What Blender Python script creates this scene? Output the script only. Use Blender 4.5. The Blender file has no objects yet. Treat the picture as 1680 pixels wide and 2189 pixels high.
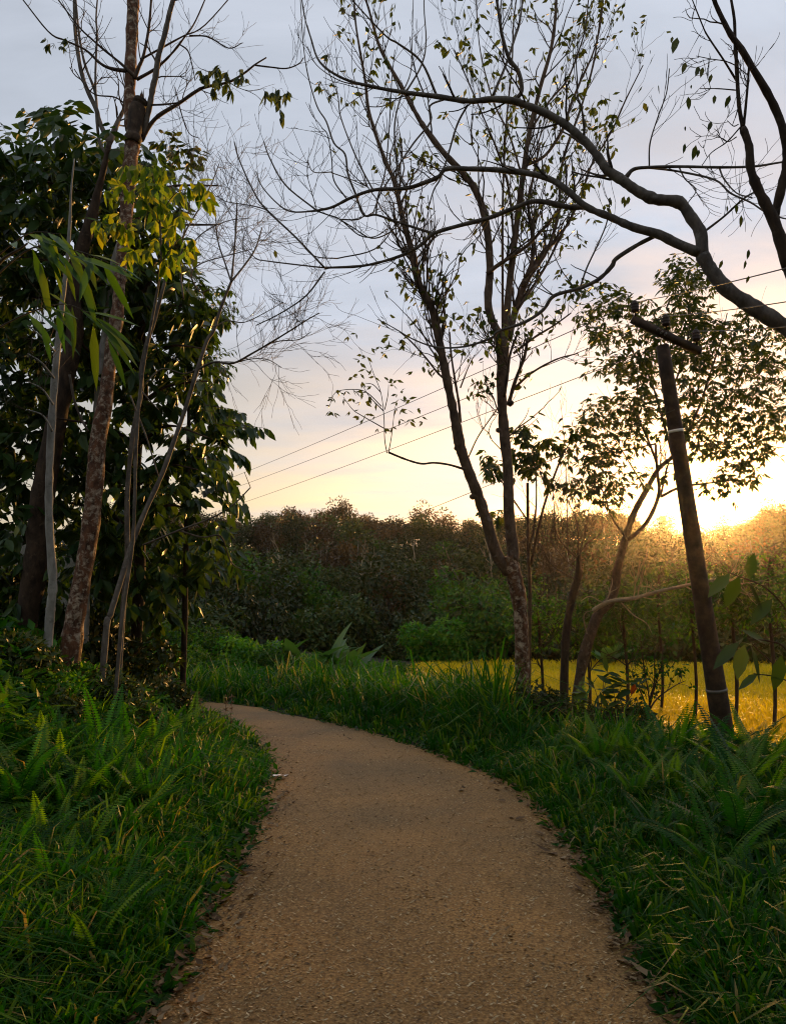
import bpy, math, random
import numpy as np
from mathutils import Vector, Matrix

rng = np.random.default_rng(7)
random.seed(7)
scn = bpy.context.scene
col = scn.collection

# ------------------------------------------------------------------ camera
F = 1527.0                      # focal length in units of a 1680 x 2189 frame
PITCH = math.radians(9.1)
CAM = np.array([0.0, 0.0, 1.55])
cd = bpy.data.cameras.new("camera")
cam = bpy.data.objects.new("camera", cd)
col.objects.link(cam)
cam.location = CAM
cam.rotation_euler = (math.radians(90) + PITCH, 0, 0)
cd.sensor_fit = 'VERTICAL'
cd.sensor_height = 24.0
cd.lens = 24.0 * F / 2189.0
cd.clip_start = 0.05
cd.clip_end = 2000
scn.camera = cam

FWD = np.array([0, math.cos(PITCH), math.sin(PITCH)])
UPV = np.array([0, -math.sin(PITCH), math.cos(PITCH)])
RGT = np.array([1.0, 0, 0])


def ray(x, y):
    return RGT * ((x - 840) / F) + UPV * ((1094.5 - y) / F) + FWD


def at(x, y, d):
    return CAM + ray(x, y) * d


def gnd(x, y, z=0.0):
    r = ray(x, y)
    return CAM + r * ((z - CAM[2]) / r[2])


# ------------------------------------------------------------------ sky, sun, exposure
SUN_PX = (1478, 1072)
sd = ray(*SUN_PX)
sd = sd / np.linalg.norm(sd)
SUN_EL = math.asin(sd[2])
SUN_AZ = math.atan2(sd[0], sd[1])

world = bpy.data.worlds.new("World")
scn.world = world
world.use_nodes = True
nt = world.node_tree
nt.nodes.clear()


def N(tree, kind, **kw):
    n = tree.nodes.new(kind)
    for k, v in kw.items():
        setattr(n, k, v)
    return n


def L(tree, a, b):
    tree.links.new(a, b)


wo = N(nt, 'ShaderNodeOutputWorld')
bg = N(nt, 'ShaderNodeBackground')
bg.inputs['Strength'].default_value = 0.113
sky = N(nt, 'ShaderNodeTexSky', sky_type='NISHITA')
sky.sun_disc = False
sky.sun_elevation = SUN_EL
sky.sun_rotation = SUN_AZ
sky.altitude = 50
sky.air_density = 1.5
sky.dust_density = 2.2
sky.ozone_density = 1.2
# thin evening cloud veil: a greyer copy of the same sky, spread by noise
tc = N(nt, 'ShaderNodeTexCoord')
sep = N(nt, 'ShaderNodeSeparateXYZ')
L(nt, tc.outputs['Generated'], sep.inputs[0])
mz = N(nt, 'ShaderNodeMath', operation='MAXIMUM')
L(nt, sep.outputs['Z'], mz.inputs[0]); mz.inputs[1].default_value = 0.0
ma = N(nt, 'ShaderNodeMath', operation='ADD')
L(nt, mz.outputs[0], ma.inputs[0]); ma.inputs[1].default_value = 0.09
dv = N(nt, 'ShaderNodeVectorMath', operation='DIVIDE')
cmb = N(nt, 'ShaderNodeCombineXYZ')
for i in range(3):
    L(nt, ma.outputs[0], cmb.inputs[i])
L(nt, tc.outputs['Generated'], dv.inputs[0]); L(nt, cmb.outputs[0], dv.inputs[1])
mp = N(nt, 'ShaderNodeMapping')
mp.inputs['Scale'].default_value = (0.6, 1.5, 0.0)
mp.inputs['Rotation'].default_value = (0, 0, 0.35)
mp.inputs['Location'].default_value = (2.3, 0.7, 0)
L(nt, dv.outputs[0], mp.inputs[0])
nz = N(nt, 'ShaderNodeTexNoise')
nz.inputs['Scale'].default_value = 1.0
nz.inputs['Detail'].default_value = 6
nz.inputs['Roughness'].default_value = 0.55
L(nt, mp.outputs[0], nz.inputs['Vector'])
cr = N(nt, 'ShaderNodeValToRGB')
cr.color_ramp.elements[0].position = 0.42; cr.color_ramp.elements[0].color = (0, 0, 0, 1)
cr.color_ramp.elements[1].position = 0.66; cr.color_ramp.elements[1].color = (1, 1, 1, 1)
L(nt, nz.outputs['Fac'], cr.inputs[0])
# the veil breaks up low over the horizon, where the warm evening sky shows through
el_r = N(nt, 'ShaderNodeMapRange', interpolation_type='SMOOTHSTEP')
el_r.inputs[1].default_value = 0.10; el_r.inputs[2].default_value = 0.68
el_r.inputs[3].default_value = 0.03; el_r.inputs[4].default_value = 0.80
L(nt, sep.outputs['Z'], el_r.inputs[0])
cf = N(nt, 'ShaderNodeMath', operation='MULTIPLY_ADD', use_clamp=True)
L(nt, cr.outputs[0], cf.inputs[0]); cf.inputs[1].default_value = 0.62; L(nt, el_r.outputs[0], cf.inputs[2])
mx = N(nt, 'ShaderNodeMix', data_type='RGBA')
wm = N(nt, 'ShaderNodeMix', data_type='RGBA', blend_type='MULTIPLY'); wm.inputs[0].default_value = 1.0
L(nt, sky.outputs[0], wm.inputs[6]); wm.inputs[7].default_value = (1.0, 0.85, 0.86, 1)      # dust-pink evening air
L(nt, cf.outputs[0], mx.inputs[0]); L(nt, wm.outputs[2], mx.inputs[6])
nz2 = N(nt, 'ShaderNodeTexNoise'); nz2.inputs['Scale'].default_value = 1.7; nz2.inputs['Detail'].default_value = 7; nz2.inputs['Roughness'].default_value = 0.58; nz2.inputs['Distortion'].default_value = 0.5
L(nt, mp.outputs[0], nz2.inputs['Vector'])
cr2 = N(nt, 'ShaderNodeValToRGB')
cr2.color_ramp.elements[0].position = 0.34; cr2.color_ramp.elements[0].color = (3.05, 3.35, 3.9, 1)
cr2.color_ramp.elements[1].position = 0.66; cr2.color_ramp.elements[1].color = (3.9, 4.2, 4.85, 1)
L(nt, nz2.outputs['Fac'], cr2.inputs[0]); L(nt, cr2.outputs[0], mx.inputs[7])
L(nt, mx.outputs[2], bg.inputs[0])
L(nt, bg.outputs[0], wo.inputs[0])

sl = bpy.data.lights.new("sun", 'SUN')
sl.energy = 5.0
sl.angle = math.radians(5.0)
sl.color = (1.0, 0.50, 0.13)
sun = bpy.data.objects.new("sun", sl)
col.objects.link(sun)
sun.rotation_euler = Vector(sd).to_track_quat('Z', 'Y').to_euler()
sun.location = (30, 60, 30)

vs = scn.view_settings
vs.view_transform = 'Standard'
vs.look = 'None'
vs.exposure = 0.62
vs.gamma = 1.0
vs.use_curve_mapping = False
scn.cycles.use_denoising = True
scn.cycles.filter_width = 1.1
scn.cycles.max_bounces = 6
scn.cycles.diffuse_bounces = 3
scn.cycles.transmission_bounces = 4
scn.cycles.volume_bounces = 0
scn.cycles.caustics_reflective = False
scn.cycles.caustics_refractive = False

HAZE_DENSITY = 0.0002
HAZE_G = 0.92

# ------------------------------------------------------------------ materials
MATS = {}


def new_mat(name):
    m = bpy.data.materials.new(name)
    m.use_nodes = True
    t = m.node_tree
    t.nodes.clear()
    o = N(t, 'ShaderNodeOutputMaterial')
    MATS[name] = m
    return m, t, o


def leaf_mat(name, c0, c1, c2, trans=0.35, tcol=None, rough=0.45, spec=0.22, vary=0.0, straw=None):
    """leaf colour runs c0-c1-c2 over a random value per leaf; thin leaf passes light"""
    m, t, o = new_mat(name)
    oi = N(t, 'ShaderNodeObjectInfo')
    a = N(t, 'ShaderNodeAttribute', attribute_name='tint')
    ad = N(t, 'ShaderNodeMath', operation='ADD')
    L(t, oi.outputs['Random'], ad.inputs[0]); L(t, a.outputs['Fac'], ad.inputs[1])
    fr = N(t, 'ShaderNodeMath', operation='FRACT')
    L(t, ad.outputs[0], fr.inputs[0])
    r = N(t, 'ShaderNodeValToRGB')
    r.color_ramp.elements[0].color = (*c0, 1)
    r.color_ramp.elements[1].color = (*c2, 1)
    e = r.color_ramp.elements.new(0.55); e.color = (*c1, 1)
    if straw:
        e = r.color_ramp.elements.new(0.96); e.color = (*c2, 1)
        e = r.color_ramp.elements.new(0.975); e.color = (*straw, 1)
        r.color_ramp.elements[-1].color = (*straw, 1)
    L(t, fr.outputs[0], r.inputs[0])
    w2 = N(t, 'ShaderNodeTexWhiteNoise', noise_dimensions='1D'); L(t, oi.outputs['Random'], w2.inputs['W'])
    mr = N(t, 'ShaderNodeMapRange'); mr.inputs[3].default_value = 1 - vary; mr.inputs[4].default_value = 1 + vary
    L(t, w2.outputs['Value'], mr.inputs[0])
    vm = N(t, 'ShaderNodeVectorMath', operation='SCALE'); L(t, r.outputs[0], vm.inputs[0]); L(t, mr.outputs[0], vm.inputs['Scale'])
    p = N(t, 'ShaderNodeBsdfPrincipled')
    p.inputs['Roughness'].default_value = rough
    p.inputs['Specular IOR Level'].default_value = spec
    L(t, vm.outputs[0], p.inputs['Base Color'])
    tr = N(t, 'ShaderNodeBsdfTranslucent')
    mm = N(t, 'ShaderNodeMix', data_type='RGBA', blend_type='MULTIPLY')
    mm.inputs[0].default_value = 1.0
    mm.inputs[7].default_value = (*(tcol or (1.9, 1.7, 0.55)), 1)
    L(t, vm.outputs[0], mm.inputs[6]); L(t, mm.outputs[2], tr.inputs[0])
    ms = N(t, 'ShaderNodeMixShader')
    ms.inputs[0].default_value = trans
    L(t, p.outputs[0], ms.inputs[1]); L(t, tr.outputs[0], ms.inputs[2])
    L(t, ms.outputs[0], o.inputs[0])
    return m


def bark_mat(name, c0, c1, patch, scale=9.0, patch_amt=0.5, bump=0.5):
    m, t, o = new_mat(name)
    tcn = N(t, 'ShaderNodeTexCoord')
    mpn = N(t, 'ShaderNodeMapping'); mpn.inputs['Scale'].default_value = (1, 1, 0.45)
    L(t, tcn.outputs['Object'], mpn.inputs[0])
    n1 = N(t, 'ShaderNodeTexNoise'); n1.inputs['Scale'].default_value = scale; n1.inputs['Detail'].default_value = 8; n1.inputs['Roughness'].default_value = 0.65
    L(t, mpn.outputs[0], n1.inputs['Vector'])
    r1 = N(t, 'ShaderNodeValToRGB')
    r1.color_ramp.elements[0].position = 0.35; r1.color_ramp.elements[0].color = (*c0, 1)
    r1.color_ramp.elements[1].position = 0.65; r1.color_ramp.elements[1].color = (*c1, 1)
    L(t, n1.outputs['Fac'], r1.inputs[0])
    n2 = N(t, 'ShaderNodeTexNoise'); n2.inputs['Scale'].default_value = scale * 0.9; n2.inputs['Detail'].default_value = 9; n2.inputs['Roughness'].default_value = 0.68; n2.inputs['Distortion'].default_value = 0.4
    L(t, tcn.outputs['Object'], n2.inputs['Vector'])
    r2 = N(t, 'ShaderNodeValToRGB')
    r2.color_ramp.elements[0].position = 0.66 - 0.22 * patch_amt; r2.color_ramp.elements[0].color = (0, 0, 0, 1)
    r2.color_ramp.elements[1].position = 0.84 - 0.22 * patch_amt; r2.color_ramp.elements[1].color = (1, 1, 1, 1)
    L(t, n2.outputs['Fac'], r2.inputs[0])
    mi = N(t, 'ShaderNodeMix', data_type='RGBA')
    L(t, r2.outputs[0], mi.inputs[0]); L(t, r1.outputs[0], mi.inputs[6]); mi.inputs[7].default_value = (*patch, 1)
    p = N(t, 'ShaderNodeBsdfPrincipled'); p.inputs['Roughness'].default_value = 0.85; p.inputs['Specular IOR Level'].default_value = 0.25
    L(t, mi.outputs[2], p.inputs['Base Color'])
    b = N(t, 'ShaderNodeBump'); b.inputs['Strength'].default_value = bump; b.inputs['Distance'].default_value = 0.02
    L(t, n1.outputs['Fac'], b.inputs['Height']); L(t, b.outputs[0], p.inputs['Normal'])
    L(t, p.outputs[0], o.inputs[0])
    return m


def noise_mat(name, cols, scale, detail=8, rough=0.8, bump=0.0, bscale=None, spec=0.3, dist=0.01, big=None):
    m, t, o = new_mat(name)
    tcn = N(t, 'ShaderNodeTexCoord')
    n1 = N(t, 'ShaderNodeTexNoise'); n1.inputs['Scale'].default_value = scale; n1.inputs['Detail'].default_value = detail; n1.inputs['Roughness'].default_value = 0.62
    L(t, tcn.outputs['Object'], n1.inputs['Vector'])
    r1 = N(t, 'ShaderNodeValToRGB')
    els = r1.color_ramp.elements
    els[0].position = 0.3; els[0].color = (*cols[0], 1)
    els[1].position = 0.7; els[1].color = (*cols[-1], 1)
    for i, c in enumerate(cols[1:-1]):
        e = els.new(0.3 + 0.4 * (i + 1) / (len(cols) - 1)); e.color = (*c, 1)
    L(t, n1.outputs['Fac'], r1.inputs[0])
    out = r1.outputs[0]
    if big:
        n3 = N(t, 'ShaderNodeTexNoise'); n3.inputs['Scale'].default_value = big[0]; n3.inputs['Detail'].default_value = 5
        L(t, tcn.outputs['Object'], n3.inputs['Vector'])
        r3 = N(t, 'ShaderNodeValToRGB')
        r3.color_ramp.elements[0].position = 0.35; r3.color_ramp.elements[0].color = (*big[1], 1)
        r3.color_ramp.elements[1].position = 0.65; r3.color_ramp.elements[1].color = (*big[2], 1)
        L(t, n3.outputs['Fac'], r3.inputs[0])
        mm = N(t, 'ShaderNodeMix', data_type='RGBA', blend_type='MULTIPLY'); mm.inputs[0].default_value = 1
        L(t, out, mm.inputs[6]); L(t, r3.outputs[0], mm.inputs[7]); out = mm.outputs[2]
    p = N(t, 'ShaderNodeBsdfPrincipled'); p.inputs['Roughness'].default_value = rough; p.inputs['Specular IOR Level'].default_value = spec
    L(t, out, p.inputs['Base Color'])
    if bump:
        n2 = N(t, 'ShaderNodeTexNoise'); n2.inputs['Scale'].default_value = bscale or scale * 2; n2.inputs['Detail'].default_value = 6
        L(t, tcn.outputs['Object'], n2.inputs['Vector'])
        b = N(t, 'ShaderNodeBump'); b.inputs['Strength'].default_value = bump; b.inputs['Distance'].default_value = dist
        L(t, n2.outputs['Fac'], b.inputs['Height']); L(t, b.outputs[0], p.inputs['Normal'])
    L(t, p.outputs[0], o.inputs[0])
    return m


noise_mat('soil', [(0.018, 0.014, 0.007), (0.03, 0.025, 0.012), (0.035, 0.045, 0.012)], 3.0, rough=0.95, bump=0.6, dist=0.03)
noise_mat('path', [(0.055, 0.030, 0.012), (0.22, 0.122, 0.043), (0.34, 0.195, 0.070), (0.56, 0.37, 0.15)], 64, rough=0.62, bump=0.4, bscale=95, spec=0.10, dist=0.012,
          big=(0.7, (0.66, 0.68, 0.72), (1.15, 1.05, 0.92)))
leaf_mat('leaf_bright', (0.018, 0.10, 0.008), (0.045, 0.155, 0.009), (0.11, 0.22, 0.012), 0.4, vary=.25)
noise_mat('paddy', [(0.30, 0.28, 0.02), (0.44, 0.37, 0.03), (0.52, 0.42, 0.04)], 1.2, rough=0.9)
noise_mat('pole_wood', [(0.020, 0.012, 0.007), (0.05, 0.03, 0.017), (0.10, 0.058, 0.03)], 7, rough=0.8, bump=0.5)
noise_mat('ceramic', [(0.035, 0.018, 0.012), (0.05, 0.028, 0.016)], 8, rough=0.55, spec=0.3)
noise_mat('steel', [(0.10, 0.09, 0.08), (0.2, 0.18, 0.16)], 12, rough=0.5)
noise_mat('white_band', [(0.6, 0.6, 0.58), (0.75, 0.75, 0.72)], 12, rough=0.5)
noise_mat('wire', [(0.05, 0.04, 0.03), (0.09, 0.07, 0.05)], 4, rough=0.5)
noise_mat('paper', [(0.72, 0.7, 0.66), (0.82, 0.8, 0.78)], 20, rough=0.7)

bark_mat('bark_lichen', (0.035, 0.018, 0.010), (0.17, 0.075, 0.038), (0.46, 0.38, 0.28), 14, 0.78, 1.4)
bark_mat('bark_grey', (0.06, 0.05, 0.042), (0.16, 0.135, 0.11), (0.25, 0.23, 0.2), 12, 0.5, 0.5)
bark_mat('bark_pale', (0.17, 0.16, 0.14), (0.34, 0.33, 0.30), (0.10, 0.10, 0.08), 9, 0.45, 0.4)
bark_mat('bark_dark', (0.022, 0.015, 0.010), (0.075, 0.048, 0.030), (0.13, 0.09, 0.06), 10, 0.4, 0.8)
bark_mat('bark_rubber', (0.05, 0.032, 0.022), (0.15, 0.10, 0.065), (0.24, 0.20, 0.16), 13, 0.45, 0.7)
bark_mat('bark_twig', (0.035, 0.026, 0.018), (0.085, 0.062, 0.042), (0.12, 0.10, 0.075), 20, 0.4, 0.2)
bark_mat('bark_dead', (0.20, 0.16, 0.10), (0.36, 0.29, 0.18), (0.2, 0.18, 0.10), 14, 0.4, 0.3)

leaf_mat('leaf_broad', (0.016, 0.040, 0.012), (0.030, 0.070, 0.016), (0.055, 0.095, 0.020), 0.30, rough=0.36)
leaf_mat('leaf_lime', (0.04, 0.10, 0.012), (0.12, 0.19, 0.014), (0.24, 0.25, 0.02), 0.55, (1.7, 1.6, 0.5))
leaf_mat('leaf_rubber', (0.022, 0.038, 0.010), (0.035, 0.060, 0.014), (0.055, 0.070, 0.016), 0.38)
leaf_mat('leaf_bamboo', (0.025, 0.085, 0.014), (0.045, 0.11, 0.015), (0.09, 0.14, 0.02), 0.42, (1.6, 1.6, 0.5))
leaf_mat('leaf_fern', (0.008, 0.066, 0.007), (0.030, 0.13, 0.007), (0.12, 0.22, 0.008), 0.5, (1.7, 1.7, 0.5))
leaf_mat('leaf_grass', (0.006, 0.062, 0.002), (0.026, 0.125, 0.003), (0.12, 0.215, 0.006), 0.45, (1.8, 1.7, 0.45), rough=0.5, spec=.25, straw=(.30, .23, .09))
leaf_mat('leaf_herb', (0.006, 0.045, 0.004), (0.014, 0.080, 0.005), (0.06, 0.13, 0.008), 0.38, (1.8, 1.7, 0.5))
leaf_mat('leaf_rice', (0.36, 0.29, 0.008), (0.64, 0.46, 0.012), (0.76, 0.53, 0.016), 0.55, (1.45, 1.4, 0.5))
leaf_mat('leaf_hill', (0.016, 0.038, 0.008), (0.034, 0.058, 0.010), (0.068, 0.078, 0.014), 0.18, vary=.5)
leaf_mat('leaf_hill_brown', (0.055, 0.032, 0.012), (0.085, 0.050, 0.016), (0.12, 0.07, 0.022), 0.18, vary=.45)
leaf_mat('leaf_bush', (0.012, 0.060, 0.006), (0.030, 0.10, 0.007), (0.080, 0.15, 0.009), 0.38, vary=.3)
leaf_mat('leaf_banana', (0.04, 0.10, 0.035), (0.06, 0.13, 0.045), (0.09, 0.16, 0.05), 0.4, (1.5, 1.5, 0.5), rough=0.35)
leaf_mat('leaf_dry', (0.10, 0.055, 0.025), (0.19, 0.115, 0.055), (0.32, 0.22, 0.12), 0.1, (1, 1, 1), rough=0.7, spec=0.2)
leaf_mat('leaf_litter', (0.12, 0.065, 0.028), (0.42, 0.28, 0.13), (0.66, 0.50, 0.28), 0.05, (1, 1, 1), rough=0.65, spec=0.3)
leaf_mat('leaf_red', (0.35, 0.06, 0.012), (0.42, 0.09, 0.015), (0.4, 0.13, 0.02), 0.5, (1.5, 1.2, 0.6))

# ------------------------------------------------------------------ mesh helpers


def unit(v):
    v = np.asarray(v, float)
    return v / (np.linalg.norm(v, axis=-1, keepdims=True) + 1e-12)


class Acc:
    """collects polygons (triangles and quads) in numpy blocks"""

    def __init__(self):
        self.v = []; self.f = {3: [], 4: []}; self.t = {3: [], 4: []}; self.n = 0

    def add(self, verts, faces, tint=0.0):
        verts = np.asarray(verts, float).reshape(-1, 3)
        faces = np.asarray(faces, int)
        k = faces.shape[1]
        self.f[k].append(faces + self.n)
        self.t[k].append(np.broadcast_to(np.asarray(tint, float), (len(faces),)).copy())
        return verts

    def push(self, verts):
        self.v.append(np.asarray(verts, float).reshape(-1, 3)); self.n += len(self.v[-1])

    def tube(self, pts, rad, sides=5, cap=True, tint=0.0):
        pts = np.asarray(pts, float); n = len(pts)
        rad = np.broadcast_to(np.asarray(rad, float), (n,))
        tan = np.gradient(pts, axis=0); tan = unit(tan)
        avg = unit(pts[-1] - pts[0])
        ref = np.eye(3)[np.argmin(np.abs(avg))]
        a = unit(np.cross(tan, ref)); b = np.cross(tan, a)
        th = np.linspace(0, 2 * math.pi, sides, endpoint=False)
        ring = (a[:, None, :] * np.cos(th)[None, :, None] + b[:, None, :] * np.sin(th)[None, :, None]) * rad[:, None, None]
        V = (pts[:, None, :] + ring).reshape(-1, 3)
        i = np.arange(n - 1)[:, None] * sides; j = np.arange(sides)[None, :]; j2 = (j + 1) % sides
        q = np.stack([i + j, i + j2, i + sides + j2, i + sides + j], -1).reshape(-1, 4)
        self.add(V, q, tint)
        if cap:
            V = np.vstack([V, pts[-1:], pts[:1]])
            c1 = n * sides; e = (n - 1) * sides
            jj = np.arange(sides); jn = (jj + 1) % sides
            self.add(V, np.stack([e + jj, e + jn, np.full(sides, c1)], -1), tint)
            self.add(V, np.stack([jn, jj, np.full(sides, c1 + 1)], -1), tint)
        self.push(V)

    def box(self, c, ax, ay, az):
        c = np.asarray(c, float)
        s = np.array([[-1, -1, -1], [1, -1, -1], [1, 1, -1], [-1, 1, -1], [-1, -1, 1], [1, -1, 1], [1, 1, 1], [-1, 1, 1]])
        V = c + s[:, :1] * np.asarray(ax) + s[:, 1:2] * np.asarray(ay) + s[:, 2:] * np.asarray(az)
        self.add(V, [[0, 3, 2, 1], [4, 5, 6, 7], [0, 1, 5, 4], [1, 2, 6, 5], [2, 3, 7, 6], [3, 0, 4, 7]])
        self.push(V)

    def leaves(self, P, A, Nn, Ln, W, fold=0.25, droop=0.15, tint=None, fine=False):
        """P base, A axis, Nn normal; one folded leaf each"""
        P = np.asarray(P, float); n = len(P)
        if n == 0:
            return
        A = unit(A); S = unit(np.cross(A, Nn)); Nn = np.cross(S, A)
        Ln = np.broadcast_to(Ln, (n,))[:, None]; W = np.broadcast_to(W, (n,))[:, None]
        if tint is None:
            tint = rng.random(n)
        h = -Nn * fold * W
        dr = -Nn * droop * Ln
        if fine:
            m1 = P + A * Ln * .33 + h * .8 + dr * .1; m2 = P + A * Ln * .68 + h * .7 + dr * .45
            tip = P + A * Ln + dr
            l1 = P + A * Ln * .33 + S * W * .5 + dr * .1; r1 = P + A * Ln * .33 - S * W * .5 + dr * .1
            l2 = P + A * Ln * .68 + S * W * .4 + dr * .45; r2 = P + A * Ln * .68 - S * W * .4 + dr * .45
            V = np.stack([P, l1, m1, r1, l2, m2, r2, tip], 1).reshape(-1, 3)
            o = (np.arange(n) * 8)[:, None, None]
            tri = (np.array([[0, 2, 1], [0, 3, 2], [4, 5, 7], [5, 6, 7]])[None] + o).reshape(-1, 3)
            quad = (np.array([[1, 2, 5, 4], [2, 3, 6, 5]])[None] + o).reshape(-1, 4)
            self.add(V, tri, np.repeat(tint, 4)); self.add(V, quad, np.repeat(tint, 2)); self.push(V)
        else:
            m = P + A * Ln * .45 + h + dr * .25; tip = P + A * Ln + dr
            l = P + A * Ln * .45 + S * W * .5 + dr * .25; r = P + A * Ln * .45 - S * W * .5 + dr * .25
            V = np.stack([P, l, m, r, tip], 1).reshape(-1, 3)
            o = (np.arange(n) * 5)[:, None, None]
            tri = (np.array([[0, 2, 1], [0, 3, 2], [1, 2, 4], [2, 3, 4]])[None] + o).reshape(-1, 3)
            self.add(V, tri, np.repeat(tint, 4)); self.push(V)

    def mesh(self, name, mat, origin=None, smooth=False):
        V = np.concatenate(self.v) if self.v else np.zeros((0, 3))
        if origin is not None:
            V = V - np.asarray(origin)
        f3 = np.concatenate(self.f[3]) if self.f[3] else np.zeros((0, 3), int)
        f4 = np.concatenate(self.f[4]) if self.f[4] else np.zeros((0, 4), int)
        t = np.concatenate([x for k in (3, 4) for x in self.t[k]]) if (self.t[3] or self.t[4]) else np.zeros(0)
        me = bpy.data.meshes.new(name)
        me.vertices.add(len(V)); me.vertices.foreach_set('co', V.astype(np.float32).ravel())
        nl = f3.size + f4.size
        me.loops.add(nl); me.loops.foreach_set('vertex_index', np.concatenate([f3.ravel(), f4.ravel()]).astype(np.int32))
        npoly = len(f3) + len(f4)
        me.polygons.add(npoly)
        ls = np.concatenate([np.arange(len(f3)) * 3, f3.size + np.arange(len(f4)) * 4]).astype(np.int32)
        me.polygons.foreach_set('loop_start', ls)
        at_ = me.attributes.new('tint', 'FLOAT', 'FACE')
        at_.data.foreach_set('value', t.astype(np.float32))
        if smooth:
            me.polygons.foreach_set('use_smooth', np.ones(npoly, bool))
        me.materials.append(MATS[mat])
        me.update(calc_edges=True)
        return me


def link(name, me, parent=None, loc=(0, 0, 0)):
    o = bpy.data.objects.new(name, me)
    col.objects.link(o)
    o.location = loc
    if parent is not None:
        o.parent = parent
    return o


def tag(o, label, cat, group=None):
    o['label'] = label; o['category'] = cat
    if group:
        o['group'] = group
    return o


def thing(name, loc, label, cat, group=None):
    o = bpy.data.objects.new(name, None)
    o.empty_display_size = 0.2
    col.objects.link(o)
    o.location = loc
    return tag(o, label, cat, group)


def copy_tree(o, parent=None):
    c = o.copy(); col.objects.link(c); c.parent = parent
    for ch in o.children:
        copy_tree(ch, c)
    return c


def basis_mats(P, A, Nn, S):
    A = unit(A); X = unit(np.cross(A, Nn)); Z = np.cross(X, A)
    out = []
    for i in range(len(P)):
        s = float(S[i])
        out.append(Matrix(((X[i, 0] * s, A[i, 0] * s, Z[i, 0] * s, P[i, 0]), (X[i, 1] * s, A[i, 1] * s, Z[i, 1] * s, P[i, 1]),
                           (X[i, 2] * s, A[i, 2] * s, Z[i, 2] * s, P[i, 2]), (0, 0, 0, 1))))
    return out


def unit_leaf(mat, w=0.4, droop=0.18, fold=0.2):
    key = f'leaf_{mat}_{w}_{droop}'
    if key not in bpy.data.meshes:
        a = Acc()
        a.leaves(np.zeros((1, 3)), np.array([[0, 1.0, 0]]), np.array([[0, 0, 1.0]]), 1.0, w, fold, droop, np.zeros(1), True)
        a.mesh(key, mat)
    return bpy.data.meshes[key]


def catmull(pts, sub=4):
    pts = np.asarray(pts, float)
    if len(pts) < 3:
        return np.array([pts[0] + (pts[-1] - pts[0]) * t for t in np.linspace(0, 1, sub + 1)])
    p = np.vstack([2 * pts[0] - pts[1], pts, 2 * pts[-1] - pts[-2]])
    out = []
    for i in range(1, len(p) - 2):
        for k in range(sub):
            t = k / sub
            out.append(0.5 * ((2 * p[i]) + (-p[i - 1] + p[i + 1]) * t + (2 * p[i - 1] - 5 * p[i] + 4 * p[i + 1] - p[i + 2]) * t * t
                              + (-p[i - 1] + 3 * p[i] - 3 * p[i + 1] + p[i + 2]) * t ** 3))
    out.append(p[-2])
    return np.array(out)


# ------------------------------------------------------------------ terrain
PL = [(370, 2110), (470, 1920), (545, 1790), (582, 1690), (588, 1640), (566, 1595), (505, 1553), (430, 1520), (370, 1500)]
PR = [(1400, 2110), (1330, 1990), (1240, 1850), (1150, 1740), (1060, 1670), (900, 1605), (740, 1556), (600, 1527), (470, 1507)]
gl = np.array([gnd(*p)[:2] for p in PL]); gr = np.array([gnd(*p)[:2] for p in PR])
gl = np.vstack([[-1.22, -3.0], [-1.16, 0.5], gl, [gl[-1] + [-6, 1.2]], [gl[-1] + [-14, 1.4]]])
gr = np.vstack([[1.10, -3.0], [1.10, 0.5], gr, [gr[-1] + [-6, 1.2]], [gr[-1] + [-14, 1.4]]])
EL = catmull(np.c_[gl, np.zeros(len(gl))], 6)[:, :2]
ER = catmull(np.c_[gr, np.zeros(len(gr))], 6)[:, :2]


def edge_dist(P, E):
    """distance to polyline E, positive to the left of it"""
    P = np.asarray(P, float)
    best = np.full(len(P), 1e9); sg = np.ones(len(P))
    for a, b in zip(E[:-1], E[1:]):
        ab = b - a
        t = np.clip(((P - a) @ ab) / (ab @ ab + 1e-12), 0, 1)
        q = a + t[:, None] * ab
        d = np.linalg.norm(P - q, axis=1)
        cr_ = ab[0] * (P[:, 1] - a[1]) - ab[1] * (P[:, 0] - a[0])
        m = d < best - 1e-9
        best[m] = d[m]; sg[m] = np.sign(cr_[m])
    return best * sg


def sst(x):
    x = np.clip(x, 0, 1)
    return x * x * (3 - 2 * x)


RIDGE = np.array([(-1500, 1060), (-200, 1075), (300, 1100), (500, 1122), (560, 1108), (640, 1112), (730, 1096), (800, 1122), (870, 1112), (960, 1120), (1050, 1112),
                  (1150, 1112), (1250, 1100), (1330, 1110), (1400, 1130), (1480, 1158), (1560, 1156), (1620, 1125), (1750, 1105), (2200, 1080), (3500, 1060)], float)
RD = 150.0
TREE_H = 7.0


def field_noise(x, y, s):
    return (np.sin(x * s + 1.3) * np.cos(y * s * 1.3 + .4) + .5 * np.sin(x * s * 2.3 + y * s * 1.7) + .25 * np.sin(x * s * 4.7 - y * s * 5.1))


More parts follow.
